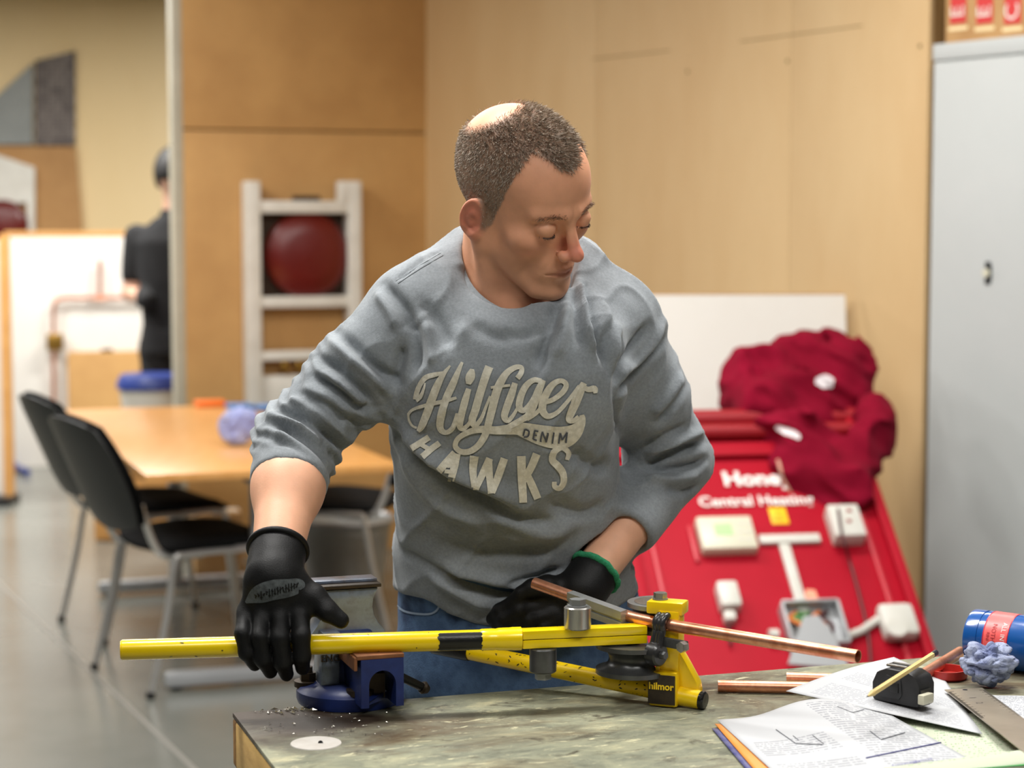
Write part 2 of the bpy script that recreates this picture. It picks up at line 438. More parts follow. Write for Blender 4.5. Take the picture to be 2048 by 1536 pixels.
# pipework: one run with elbow, tee and clip
cpn = thing('copper_pipe_run', WP(107, 800, .03), 'copper pipe run with elbow and upright stub on white partition', 'pipe')
pth = vcrv([WP(107, 860, .05), WP(107, 700, .05), WP(107, 640, .05), WP(110, 605, .05), WP(126, 597, .05), WP(170, 596, .05), WP(380, 594, .05)], 5)
MB().tube(pth, .0125, 10).build('pipe', 'copper', cpn)
MB().tube([WP(200, 596, .05), WP(200, 520, .05)], .013, 10).build('stub', 'copper', cpn)
MB().tube([WP(188, 596, .05), WP(212, 596, .05)], .018, 10).build('tee', 'copper', cpn)
MB().box(WP(110, 684, .06), (.1, .06, .1), Matrix((we, WN, UP)).transposed(), .008).build('valve_box', 'brass', cpn)
o = slab(WP(135, 702), WP(296, 702), 0, 0, .02, WN, 'x', 'cardboard', None) if False else None
hb = thing('hardboard_box', WP(215, 812, .02), 'brown hardboard box with black clip against white partition', 'box')
a, b = WP(135, 702, .02), WP(296, 702, .02); zt = a.z
R = Matrix((we, WN, UP)).transposed()
MB().box((a + b) / 2 * 1 + V(0, 0, -zt / 2) + WN * .05, ((b - a).length, .1, zt), R, .006).build('body', 'hardboard_dark', hb)
MB().box(WP(214, 703, .09), (.07, .03, .035), R, .006).build('clip', 'black_plastic', hb)
# blue hose on the floor at far left
o = MB().tube(vcrv([Pz(-40, 905, .02), Pz(10, 918, .02), Pz(36, 936, .02), Pz(55, 944, .02)], 5), .02, 8).build('hose', 'blue_plastic', loc=Pz(10, 918, .0))
tag(o, 'blue hose lying on floor at far left', 'hose')

# white bucket with blue lid on crate behind partition edge
bc = Vector(W(306, 770, 9.3)); bz = bc.z
ck = thing('timber_crate', (bc.x, bc.y, 0), 'plain timber crate under the white bucket', 'crate')
for k in range(3): MB().box((bc.x, bc.y, .075 + k * .15), (.5, .4, .142), None, .006).build('plank_band', 'wood_edge', ck)
bu = thing('bucket', (bc.x, bc.y, .45), 'white bucket with dark blue lid by partition edge', 'bucket')
zt = W(306, 776, 9.3).z
MB().lathe([(0, .451), (.13, .451), (.16, zt), (.0, zt)], (bc.x, bc.y, 0), n=28).build('body', 'white_plastic', bu)
zl = W(306, 748, 9.3).z
MB().lathe([(.0, zt), (.172, zt), (.172, zt + .03), (.15, zl), (0, zl)], (bc.x, bc.y, 0), n=28).build('lid', 'blue_plastic', bu)

# white wall frame with red expansion vessel on left-hand partition
def LP(px, py, off=0.): return Ppl(px, py, PA + pn * off, pn)
Rl = Matrix((pe, pn, UP)).transposed()
def lbox(x0, y0, x1, y1, off0, off1):
    a, b = LP(x0, y1, off1), LP(x1, y0, off1); w = (b - a).dot(pe); h = b.z - a.z
    c = (a + b) / 2; c = c - pn * (off1 - off0) / 2
    return MB().box(c, (w, off1 - off0, h), Rl, .006)
fr = thing('vessel_frame', LP(610, 815, .05), 'white frame with red expansion vessel on hardboard partition', 'wall frame')
lbox(497, 362, 521, 812, .001, .11).build('post', 'white_paint', fr)
lbox(700, 362, 723, 812, .001, .11).build('post', 'white_paint', fr)
lbox(680, 362, 700, 404, .03, .11).build('corner_block', 'white_paint', fr)
lbox(521, 402, 700, 426, .03, .105).build('rail', 'white_paint', fr)
lbox(521, 592, 700, 616, .03, .105).build('rail', 'white_paint', fr)
lbox(521, 700, 700, 722, .03, .105).build('rail', 'white_paint', fr)
lbox(521, 748, 700, 812, .03, .09).build('bottom_panel', 'white_paint', fr)
for x in (570, 600): lbox(x - 6, 724, x + 6, 746, .06, .1).build('valve', 'brass', fr)
lbox(521, 426, 700, 592, .001, .012).build('back_panel', 'dark_back', fr)
def vessel(par, c, r, ax):
    MB().lathe([(0, -.05), (r * .8, -.05), (r * .98, -.02), (r * 1.0, 0), (r * .98, .015), (r * .88, .032), (r * .5, .044), (0, .047)], c, ax, 40).build('vessel', 'red_vessel', par)
vessel(fr, LP(613, 510, .052), .192, pn)
MB().tube([LP(585, 397, .05), LP(640, 397, .05)], .012, 8).build('bracket', 'dark_back', fr)
# the same kind of frame in the far room
fr2 = thing('far_vessel_frame', FP(10, 455, .1), 'second white frame with red vessel at far left edge', 'wall frame')
quad(MB(), [FP(-60, 405, .06), FP(70, 405, .06), FP(70, 335, .06), FP(-20, 305, .06)], FN, .06).build('hood', 'white_paint', fr2)
quad(MB(), [FP(55, 462, .06), FP(70, 462, .06), FP(70, 405, .06), FP(55, 405, .06)], FN, .06).build('post', 'white_paint', fr2)
quad(MB(), [FP(-60, 462, .06), FP(50, 462, .06), FP(50, 430, .06), FP(34, 402, .06), ][:4], FN, .05).build('back_panel', 'white_paint', fr2)
vessel(fr2, FP(5, 450, .13), .17, FN)

# ================================================================ meeting table
TC = Pz(290, 950, .73); te = E1.copy(); td = Vector((-E1.y, E1.x, 0)); TWd, TLn = .80, 2.2
tb = thing('meeting_table', (TC.x + te.x * .4 + td.x * 1.1, TC.y + te.y * .4 + td.y * 1.1, 0), 'pale wood meeting table on T shaped silver legs', 'table')
Rt = Matrix((te, td, UP)).transposed()
def tp(u, v, z): return V(TC.x, TC.y, 0) + te * u + td * v + UP * z
MB().box(tp(.4, 1.1, .717), (TWd, TLn, .026), Rt, .004).build('table_top', 'pale_wood', tb)
for v in (.28, 1.95):
    MB().box(tp(.4, v, .035), (.62, .055, .05), Rt, .02).build('foot', 'silver_paint', tb)
    MB().box(tp(.4, v, .37), (.05, .05, .64), Rt, .01).build('leg', 'silver_paint', tb)
    MB().box(tp(.4, v, .695), (.6, .05, .018), Rt).build('cross_bar', 'black_plastic', tb)
    for s in (-.27, .27): MB().cyl(tp(.4 + s, v, 0), tp(.4 + s, v, .012), .018, n=12).build('foot_pad', 'black_plastic', tb)
MB().box(tp(.4, 1.1, .66), (.03, 1.6, .04), Rt).build('beam', 'black_plastic', tb)
# things on the table
def crumple(name, c, r, m, seed, sq=(1, 1, .8), label=None, cat='paper', amp=.45, sub=4, parent=None):
    bm = bmesh.new(); bmesh.ops.create_icosphere(bm, subdivisions=sub, radius=1.)
    P = np.array([v.co for v in bm.verts]); fs = [[v.index for v in f.verts] for f in bm.faces]; bm.free()
    n1 = np.sqrt(np.abs(vnoise(P, 1.6, seed) - .5) * 2); n2 = np.sqrt(np.abs(vnoise(P, 3.3, seed + 3) - .5) * 2); n3 = np.abs(vnoise(P, 8.5, seed + 5) - .5) * 2
    rad = 1 - amp + amp * (1.1 * n1 + .5 * n2 + .1 * n3)
    P = P * rad[:, None] * np.array(sq) * r; P[:, 2] -= P[:, 2].min()
    P += np.array(c)
    o = npmesh(name, P, fs, m, None, loc=Vector(c), smooth=False)
    if label: tag(o, label, cat)
    return o
crumple('crumpled_paper', Pz(478, 890, .731), .07, 'blue_paper', 3, (1, .8, .95), 'crumpled blue paper towel on the meeting table', amp=.3)
o = MB().box(Pz(420, 812, .731) + V(0, 0, .012), (.12, .09, .024), Rt, .006).build('plastic_tray', 'orange_plastic', loc=Pz(420, 812, .731)); tag(o, 'small orange tray at far end of meeting table', 'tray')
for (x, y, w, lb) in ((480, 817, .1, 'blue folder beside the orange tray on meeting table'), (545, 819, .13, 'blue folder nearest the white frame on meeting table')):
    mat('blue_folder', (76, 120, 176), .5) if 'blue_folder' not in MATS else None
    o = MB().box(Pz(x, y, .731) + V(0, 0, .009), (w, .14, .018), Rt, .003).build('folder', 'blue_folder', loc=Pz(x, y, .731)); tag(o, lb, 'folder')

# ================================================================ chairs
def make_chair(label, legm):
    c = thing('stacking_chair', (0, 0, 0), label, 'chair', group='black chairs around the meeting table')
    w = .22
    def cush(x0, x1, z0, th, wid, crown):      # padded slab along x
        vs = []; fs = []; nx, ny = 10, 10
        return
    # seat (rounded, slightly dished)
    def pad(name, nu, nv, fn, th, m):
        vs = []; fs = []
        for side in (0, 1):
            for i in range(nu + 1):
                for j in range(nv + 1):
                    u, v = i / nu * 2 - 1, j / nv * 2 - 1
                    p, n = fn(u, v); e = max(abs(u), abs(v)); rr = (1 - e ** 8) 
                    vs.append(p + n * (th / 2 * (1 if side else -1) * (.25 + .75 * rr)))
        K = (nu + 1) * (nv + 1)
        for s in (0, 1):
            for i in range(nu):
                for j in range(nv):
                    a = s * K + i * (nv + 1) + j; fs.append((a, a + 1, a + nv + 2, a + nv + 1))
        ring = [(i, 0) for i in range(nu)] + [(nu, j) for j in range(nv)] + [(i, nv) for i in range(nu, 0, -1)] + [(0, j) for j in range(nv, 0, -1)]
        ids = [i * (nv + 1) + j for i, j in ring]
        for q in range(len(ids)):
            a, b = ids[q], ids[(q + 1) % len(ids)]; fs.append((a, b, b + K, a + K))
        return MB().add(vs, fs).build(name, m, c, smooth=50)
    def sq(u, v, k=.25):                       # square -> rounded square
        return u * math.sqrt(1 - k * v * v), v * math.sqrt(1 - k * u * u)
    def seat(u, v):
        a, b = sq(u, v); return Vector((.235 + a * .225, b * .235, .455 - .012 * (1 - b * b) + (.012 * a if a < 0 else -.02 * a * a))), Vector((0, 0, 1))
    def back(u, v):
        a, b = sq(u, v, .3); z = .675 + a * .178
        return Vector((-.05 - (z - .5) * .44 + .035 * b * b, b * .235, z)), Vector((.92, 0, .38))
    pad('seat', 10, 10, seat, .05, MATS['black_fabric']); pad('backrest', 10, 10, back, .035, MATS['black_fabric'])
    def shell(u, v): p, n = back(u, v); return p - n * .022, n
    pad('back_shell', 8, 8, shell, .012, MATS['black_plastic'])
    for s in (-1, 1):
        y = s * w
        pr = vcrv([(-.04, y * 1.05, .0), (.02, y * 1.02, .25), (.05, y, .405), (.09, y, .425), (.3, y, .425)], 5)
        MB().tube(pr, .0105, 10).build('rear_leg', legm, c)
        pf = vcrv([(.47, y * 1.02, 0), (.44, y, .25), (.415, y, .40), (.38, y, .428), (.25, y, .43)], 5)
        MB().tube(pf, .0105, 10).build('front_leg', legm, c)
        bk = vcrv([(.16, y * .8, .415), (.04, y * .8, .42), (-.005, y * .8, .47), (-.04, y * .8, .58)], 5)
        MB().tube(bk, .012, 8).build('back_bracket', legm, c)
        for q in (pr[0], pf[0]): MB().cyl(q, q + UP * .02, .0135, n=10).build('foot_cap', 'black_plastic', c)
    MB().tube([(.1, -w, .42), (.1, w, .42)], .009, 8).build('cross_tube', legm, c)
    MB().tube([(.38, -w, .42), (.38, w, .42)], .009, 8).build('cross_tube', legm, c)
    return c
ch = make_chair('black padded chair nearest the camera at left of meeting table', 'chrome')
ra, rb = Pz(310, 1395, 0), Pz(235, 1335, 0); m1 = (ra + rb) / 2
f1 = math.atan2(-(rb - ra).x, (rb - ra).y)
def put(c, p, rz): c.location = (p.x - (-.04) * math.cos(rz), p.y - (-.04) * math.sin(rz), 0); c.rotation_euler = (0, 0, rz)
put(ch, m1 - V(.04, .02, 0), math.radians(33)); ch.scale = (1.04,) * 3
c2 = copy_tree(ch); m2 = (Pz(190, 1290, 0) + Pz(145, 1240, 0)) / 2; put(c2, m2 - V(.0, .01, 0), math.radians(31))
c2['label'] = 'black padded chair farther along left side of meeting table'
c3 = copy_tree(ch); p3 = Pz(812, 1250, 0); put(c3, p3, math.radians(168)); c3['label'] = 'black padded chair at right side of meeting table behind the man'

# things under the table
bb = thing('waste_bin', Pz(690, 1180, 0), 'clear grey plastic bin on floor under meeting table', 'bin')
q = Pz(690, 1185, 0)
MB().lathe([(.0, .002), (.15, .002), (.185, .27), (.2, .3), (.19, .3), (.145, .012), (0, .012)], q, n=28).build('body', 'clear_bin', bb)
MB().lathe([(.196, .285), (.205, .3), (.196, .312), (.188, .3)], q, n=28).build('rim', 'silver_paint', bb)
crumple('crumpled_paper', q + V(0, 0, .013), .13, 'white_paint', 5, (1, 1, .9), 'crumpled white paper filling the grey bin', amp=.3, sub=3)
bx = thing('cardboard_box', Pz(420, 1180, 0), 'brown cardboard box on floor beyond the chairs', 'box')
q = Pz(425, 1150, 0)
MB().box(q + V(0, .1, .13), (.2, .16, .26), Rt, .004).build('body', 'cardboard', bx)
MB().box(q + V(0, .1, .262), (.2, .05, .003), Rt).build('tape', 'white_plastic', bx)

# ================================================================ grey cabinet and box on it
CA = Pz(1871, 89, 2.03); ce_ = Vector((.577, -.817, 0)).normalized(); cn = Vector((-ce_.y * -1, 0, 0))
cn = Vector((ce_.y, -ce_.x, 0)); 
if cn.dot(-CA) < 0: cn = -cn
cb = thing('steel_cabinet', (CA.x, CA.y, 0), 'tall pale grey steel cabinet at right of red board', 'cabinet')
ca0 = V(CA.x, CA.y, 0); Rc = Matrix((ce_, cn, UP)).transposed()
MB().box(ca0 + ce_ * .45 - cn * .225 + UP * 1.015, (.9, .45, 2.03), Rc, .004).build('body', 'cabinet_grey', cb)
MB().box(ca0 + ce_ * .45 + cn * .006 + UP * 2.005, (.9, .012, .05), Rc, .003).build('top_strip', 'cabinet_grey', cb)
MB().box(ca0 + ce_ * .45 + cn * .007 + UP * 1.01, (.885, .014, 1.93), Rc, .004).build('door', 'cabinet_grey', cb)
hp = Ppl(1976, 546, ca0 + cn * .014, cn)
lk = MB(); lk.box(hp + UP * .024, (.02, .008, .02), Rc, .003); lk.box(hp - UP * .024, (.02, .008, .02), Rc, .003); lk.box(hp + ce_ * .008, (.012, .008, .05), Rc, .003); lk.build('lock_recess', 'black_plastic', cb)
MB().cyl(hp, hp + cn * .012, .012, n=14).build('lock_button', 'cream_plastic', cb)
bo = thing('printed_carton', V(CA.x, CA.y, 2.03) + ce_ * .4 - cn * .2, 'tan carton with red squares on top of grey cabinet', 'box')
MB().box(ca0 + ce_ * .4 - cn * .2 + UP * 2.18, (.76, .36, .296), Rc, .004).build('body', 'cardboard', bo)
mat('label_red', (200, 52, 52), .6)
co = ca0 - cn * .02
for (x, ch_) in ((1917, 'E'), (1970, 'E'), (2026, 'C')):
    t = Ppl(x, 20, co, cn) + cn * .001; bl = MB().box(t + UP * .03, (.062, .002, .14), Rc).build('red_label', 'label_red', bo)
    text_on('letter', ch_, .075, t + cn * .0015 + UP * -.005, UP, -ce_ if False else -ce_, 'white_paint', bl)
    MB().box(t - UP * .055, (.075, .0015, .012), Rc).build('label_edge', 'far_board', bo)

# ================================================================ white board, red heating board
wt = W(1690, 589, 6.45); wdir = Vector((1, .04, 0)).normalized(); lean = Vector((0, -.3, -wt.z)); 
wbt = [wt - wdir * .92, wt.copy()]
wbo = thing('white_sheet_board', (wt.x - .46, wt.y - .3, 0), 'large white board leaning on hardboard wall behind red board', 'board')
n_ = wdir.cross(-lean).normalized()
if n_.y > 0: n_ = -n_
a, b = wbt; c_, d_ = b + lean, a + lean
quad(MB(), [d_, c_, b, a], -n_, .015).build('sheet', 'white_board', wbo)
quad(MB(), [a + n_ * .001, b + n_ * .001, b + n_ * .001 + UP * .004, a + n_ * .001 + UP * .004], -n_, .018).build('top_edge', 'wood_edge', wbo)

mat('red_board', (162, 4, 30), .6, spec=.2, c2=(170, 7, 34), scale=4, detail=5)
mat('red_dark', (150, 12, 26), .45)
mat('red_edge', (190, 50, 62), .4)
mat('yellow_sticker', (248, 196, 20), .5)
mat('print_white', (240, 236, 230), .5)
mat('screen_green', (176, 214, 150), .3)
mat('wire_orange', (220, 120, 50), .5); mat('wire_green', (90, 140, 80), .5)
mat('cable_dark', (70, 20, 24), .5); mat('socket_red', (150, 30, 26), .4)
e = Vector((.987, .158, 0)).normalized(); u = Vector((-.077, 1.077, .902)).normalized(); u = (u - e * u.dot(e)).normalized(); rn = e.cross(u)
if rn.y > 0: rn = -rn
RO = W(1868, 1310, 5.2)
def RB(px, py, off=0.): return Ppl(px, py, RO + rn * off, rn)
bl_ = RO - u * (RO.z / u.z)                             # bottom right corner on the floor
wR = (RB(1868, 1310) - RB(1297, 1310)).dot(e)
hR = (RB(1745, 834) - bl_).dot(u)
rb_ = thing('heating_display_board', bl_ - e * wR / 2, 'red central heating training board leaning behind the bench', 'display board')
Rr = Matrix((e, rn, u)).transposed()
def rbox(px, py, w, h, off, th, bev=.004):
    return MB().box(RB(px, py) + rn * (off + th / 2), (w, th, h), Rr, bev)
c0 = bl_ - e * wR / 2 + u * hR / 2 - rn * .012
MB().box(c0, (wR, .022, hR), Rr, .004).build('panel', 'red_board', rb_)
for s in (-1, 1):
    MB().box(c0 + e * s * (wR / 2 - .015) + rn * .02, (.03, .026, hR), Rr, .006).build('side_rail', 'red_board', rb_)
    MB().box(c0 + e * s * (wR / 2 - .075) + rn * .014, (.012, .012, hR), Rr, .004).build('side_bead', 'red_edge', rb_)
tp_ = bl_ - e * wR / 2 + u * hR
MB().tube([tp_ - e * wR / 2 + rn * .0, tp_ + e * wR / 2], .03, 16).build('top_roll', 'red_dark', rb_)
MB().tube([tp_ - e * wR / 2 - u * .07 + rn * .02, tp_ + e * wR / 2 - u * .07 + rn * .02], .024, 16).build('top_roll', 'red_dark', rb_)
MB().box(tp_ - u * .135 + rn * .012, (wR - .02, .012, .05), Rr, .003).build('header_strip', 'red_board', rb_)
text_on('lettering', 'Honeywell', .075, RB(1555, 957, .004), e, u, 'print_white', rb_, bold=.0025)
text_on('lettering', 'Central Heating', .052, RB(1512, 1002, .004), e, u, 'print_white', rb_, bold=.001)
th_ = rbox(1450, 1080, .158, .118, 0, .036, .008).build('programmer', 'cream_plastic', rb_)
rbox(1442, 1076, .05, .04, .0355, .002, .0).build('display', 'screen_green', th_)
for i in range(3):
    for j in range(2): rbox(1478 + j * 14, 1064 + i * 16, .012, .008, .0355, .002, 0).build('button', 'white_plastic', th_)
rbox(1386, 1090, .012, .13, 0, .01).build('side_strip', 'red_edge', rb_)
st = rbox(1557, 1032, .05, .062, 0, .002, .001).build('warning_sticker', 'yellow_sticker', rb_)
t3 = [RB(1557, 1021, .003), RB(1549, 1040, .003), RB(1565, 1040, .003)]
MB().tube(t3, .0016, 6, closed=True).build('warning_triangle', 'black_plastic', st)
rbox(1578, 1082, .175, .03, 0, .014, .003).build('trunking', 'white_plastic', rb_)
p0, p1 = RB(1572, 1092), RB(1602, 1232)
MB().box((p0 + p1) / 2 + rn * .006, (.03, .013, (p1 - p0).length), Rr, .003).build('trunking', 'white_plastic', rb_)
so = rbox(1686, 1062, .09, .115, 0, .05, .006).build('fused_spur', 'white_plastic', rb_)
for y in (1045, 1066): rbox(1690, y, .012, .01, .0495, .003, 0).build('neon', 'socket_red', so)
MB().tube(vcrv([RB(1676, 1018, .055), RB(1682, 1060, .057), RB(1690, 1090, .055), RB(1700, 1125, .012), RB(1716, 1180, .012), RB(1735, 1260, .012), RB(1742, 1330, .012)], 5), .004, 8).build('cable', 'cable_dark', rb_)
pl = rbox(1453, 1205, .058, .085, 0, .045, .01).build('thermostat', 'white_plastic', rb_)
rbox(1456, 1245, .032, .03, .005, .03, .006).build('base', 'white_plastic', pl)
MB().tube([RB(1457, 1252, .015), RB(1462, 1290, .012)], .004, 8).build('cable', 'black_plastic', pl)
# open junction box with wires and a hanging cover
jx = MB(); jc = RB(1625, 1262); w, h, t = .155, .14, .045
for s in (-1, 1):
    jx.box(jc + e * s * w / 2 + rn * t / 2, (.008, t, h), Rr, .002); jx.box(jc + u * s * h / 2 + rn * t / 2, (w, t, .008), Rr, .002)
jx.box(jc + rn * .004, (w, .006, h), Rr)
jo = jx.build('junction_box', 'silver_paint', rb_)
for k, (m_, dx) in enumerate((('wire_green', -.04), ('wire_orange', -.055), ('wire_green', -.02), ('wire_orange', .01), ('cable_dark', .03))):
    q = jc + e * dx
    MB().tube(vcrv([q - u * .05 + rn * .01, q - u * .01 + rn * .035 + e * .015, q + u * .02 + rn * .03 - e * .01, q + u * .055 + rn * .012 + e * .02], 4), .006, 7).build('wire', m_, jo)
cv = [RB(1606, 1235, .055), RB(1575, 1330, .05), RB(1700, 1340, .05), RB(1660, 1262, .055), RB(1635, 1233, .055)]
mb = MB(); n5 = len(cv); mb.add(cv + [q + rn * .006 for q in cv], [tuple(range(n5 - 1, -1, -1)), tuple(range(n5, 2 * n5))] + [(i, (i + 1) % n5, n5 + (i + 1) % n5, n5 + i) for i in range(n5)])
mb.build('cover_plate', 'silver_paint', jo)
rs = rbox(1791, 1255, .098, .105, 0, .045, .016).build('room_thermostat', 'white_plastic', rb_)
MB().lathe([(0, 0), (.03, 0), (.028, .008), (0, .008)], RB(1793, 1258, .044), rn, 24).build('dial', 'white_plastic', rs)
MB().tube([RB(1695, 1272, .015), RB(1722, 1262, .015), RB(1757, 1238, .015)], .011, 10).build('conduit', 'white_plastic', rb_)
MB().tube([RB(1538, 1270, .02), RB(1556, 1270, .02)], .016, 12).build('gland', 'white_plastic', rb_)
o = MB().hexa([RB(1604, 1205, .001), RB(1640, 1205, .001), RB(1630, 1180, .001), RB(1612, 1178, .001)], [RB(1604, 1205, .002), RB(1640, 1205, .002), RB(1630, 1180, .002), RB(1612, 1178, .002)])
mat('peach', (238, 160, 130), .6); o.build('label_scrap', 'peach', rb_)

# ================================================================ workbench
ZB = .896
B1 = Vector((math.cos(math.radians(18.5)), math.sin(math.radians(18.5)), 0)); B2 = Vector((B1.y, -B1.x, 0)); Rb = Matrix((B1, -B2, UP)).transposed()
BC = Pz(465, 1425, ZB)
def bp(u, v, z=0.): return Vector((BC.x, BC.y, ZB + z)) + B1 * u + B2 * v
def bench_mat():
    m = bpy.data.materials.new('bench_top'); m.use_nodes = True; nt = m.node_tree; N = nt.nodes; L = nt.links; b = N['Principled BSDF']
    tc = N.new('ShaderNodeTexCoord'); rot = N.new('ShaderNodeMapping'); rot.inputs['Rotation'].default_value = (0, 0, math.radians(-18.5)); L.new(tc.outputs['Object'], rot.inputs[0])
    def noise(sc, det, st, ro=.6):
        mp = N.new('ShaderNodeMapping'); mp.inputs['Scale'].default_value = st; L.new(rot.outputs[0], mp.inputs[0])
        n = N.new('ShaderNodeTexNoise'); n.inputs['Scale'].default_value = sc; n.inputs['Detail'].default_value = det; n.inputs['Roughness'].default_value = ro; n.inputs['Distortion'].default_value = .6
        L.new(mp.outputs[0], n.inputs['Vector']); return n.outputs['Fac']
    def ramp(f, stops):
        r = N.new('ShaderNodeValToRGB'); e = r.color_ramp.elements
        while len(e) > 1: e.remove(e[-1])
        e[0].position = stops[0][0]; e[0].color = lin(stops[0][1])
        for p, c in stops[1:]: e.new(p).color = lin(c)
        L.new(f, r.inputs[0]); return r.outputs[0]
    def mix(f, a, b_):
        x = N.new('ShaderNodeMix'); x.data_type = 'RGBA'; L.new(f, x.inputs[0]); L.new(a, x.inputs[6])
        L.new(b_, x.inputs[7]) if not isinstance(b_, tuple) else setattr(x.inputs[7], 'default_value', b_); return x.outputs[2]
    def mask(f, lo, hi):
        r = N.new('ShaderNodeMapRange'); r.inputs[1].default_value = lo; r.inputs[2].default_value = hi; r.clamp = True; L.new(f, r.inputs[0]); return r.outputs[0]
    base = ramp(noise(9, 10, (1, 1.8, 1), .72), [(.3, (78, 80, 68)), (.46, (118, 120, 102)), (.58, (142, 142, 118)), (.72, (184, 176, 140))])
    base = mix(mask(noise(3.2, 8, (1, 2, 1), .7), .47, .66), base, lin((88, 72, 50)))
    base = mix(mask(noise(14, 7, (1, 2.4, 1), .72), .57, .68), base, lin((58, 50, 38)))
    base = mix(mask(noise(24, 7, (1, 3.4, 1), .75), .58, .66), base, lin((196, 190, 156)))
    base = mix(mask(noise(60, 4, (1, 3, 1), .8), .66, .72), base, lin((60, 54, 46)))
    # oily dirt patch round the vice (a stain of its own shape)
    mp = N.new('ShaderNodeMapping'); c = bp(.1, .03); L.new(tc.outputs['Object'], mp.inputs[0]); mp.inputs['Location'].default_value = (.06 / .2, .25, 0)
    mp.inputs['Scale'].default_value = (1 / .2, 1 / .15, 1)
    g = N.new('ShaderNodeVectorMath'); g.operation = 'LENGTH'; L.new(mp.outputs[0], g.inputs[0])
    nn = noise(12, 6, (1, 1.5, 1)); ad = N.new('ShaderNodeMath'); ad.operation = 'MULTIPLY_ADD'; L.new(nn, ad.inputs[0]); ad.inputs[1].default_value = -1.4; L.new(g.outputs['Value'], ad.inputs[2])
    base = mix(mask(ad.outputs[0], .2, -.35), base, lin((56, 44, 33)))
    L.new(base, b.inputs['Base Color'])
    rr = N.new('ShaderNodeMapRange'); b.inputs['Specular IOR Level'].default_value = .3; rr.inputs[3].default_value = .42; rr.inputs[4].default_value = .75; L.new(noise(9, 5, (1, 1, 1)), rr.inputs[0]); L.new(rr.outputs[0], b.inputs['Roughness'])
    bu = N.new('ShaderNodeBump'); bu.inputs['Strength'].default_value = .25; bu.inputs['Distance'].default_value = .002; L.new(noise(24, 8, (1, 2, 1), .7), bu.inputs['Height']); L.new(bu.outputs[0], b.inputs['Normal'])
    MATS['bench_top'] = m
bench_mat()
mat('bench_wood', (206, 162, 88), .65, c2=(222, 180, 104), c3=(84, 56, 28), scale=11, detail=8, stretch=(1, 1, 3), bump=.3, bscale=40, contrast=(.35, .78))
mat('bench_wood_end', (92, 62, 30), .75, c2=(176, 128, 66), scale=22, detail=6, bump=.3)
mat('blue_steel', (28, 52, 118), .4, c2=(38, 64, 132), scale=10)
bt = thing('workbench', bp(.8, .38, -ZB), 'worn steel topped workbench with timber apron in the foreground', 'workbench')
BL, BD = 1.75, .78
ctop = bp(BL / 2, BD / 2, -.003)
o = MB().box(ctop, (BL, BD, .006), Rb, .0015).build('worktop', 'bench_top', bt)
mt = bp(.13, .05)                                         # material origin at the vice: worktop verts stay put, object origin moved there
dv = MW[bt.name].inverted() @ mt
for q in o.data.vertices: q.co -= dv
o.location = dv
MB().box(bp(.011, BD / 2, -.035), (.022, BD - .004, .056), Rb, .003).build('apron', 'bench_wood', bt)
MB().box(bp(.011, .012, -.035), (.0225, .022, .0565), Rb, .003).build('corner_block', 'bench_wood_end', bt)
MB().box(bp(BL / 2 + .012, .012, -.035), (BL - .03, .022, .056), Rb, .003).build('apron', 'bench_wood', bt)
MB().box(bp(BL / 2, BD - .014, -.035), (BL - .03, .022, .056), Rb, .003).build('apron', 'bench_wood', bt)
MB().box(bp(BL / 2, BD / 2, -.045), (BL - .05, BD - .05, .03), Rb).build('under_board', 'bench_wood', bt)
for (u_, v_) in ((.032, .036), (.032, BD - .06), (BL - .06, .05), (BL - .06, BD - .06)):
    MB().box(bp(u_, v_, -.48 + .004), (.045, .045, .83), Rb, .003).build('leg', 'blue_steel', bt)
for u_ in (.05, BL - .06): MB().box(bp(u_, BD / 2, -.7), (.03, BD - .15, .03), Rb).build('stretcher', 'blue_steel', bt)
mat('filler', (186, 182, 176), .5, c2=(176, 170, 162), scale=40)
o = MB().lathe([(0, 0), (.029, 0), (.0285, .0008), (0, .0008)], Pz(632, 1487, ZB), n=40).build('metal_disc', 'filler', loc=Pz(632, 1487, ZB)); tag(o, 'pale round disc set in bench top near left corner', 'disc')
MB().cyl(Pz(641, 1486, ZB + .0008), Pz(641, 1486, ZB + .0011), .003, n=8).build('hole', 'black_plastic', o)
# metal swarf and flecks
mat('swarf', (190, 186, 176), .25, metal=.9)
sw = MB()
for k in range(150):
    x, y = (random.gauss(560, 45), random.gauss(1415, 8)) if k < 55 else (random.uniform(520, 780), random.uniform(1395, 1470))
    p = Pz(x, y, ZB + .0012)
    q = (p - BC); 
    if q.dot(B1) < .005 or q.dot(B2) < .004: continue
    r = random.uniform(.0014, .0048) if k < 55 else random.uniform(.0007, .0018); a = random.uniform(0, 6.28); d = V(math.cos(a), math.sin(a), 0); n = V(-d.y, d.x, 0)
    sw.add([p - d * r * 1.6, p + n * r * .6, p + d * r * 1.6, p - n * r * .5, p + UP * r * .7], [(0, 1, 4), (1, 2, 4), (2, 3, 4), (3, 0, 4)])
o = sw.build('metal_swarf', 'swarf', smooth=0, loc=bp(.08, .03)); tag(o, 'silver metal swarf scattered on bench around the vice', 'swarf', kind='stuff')

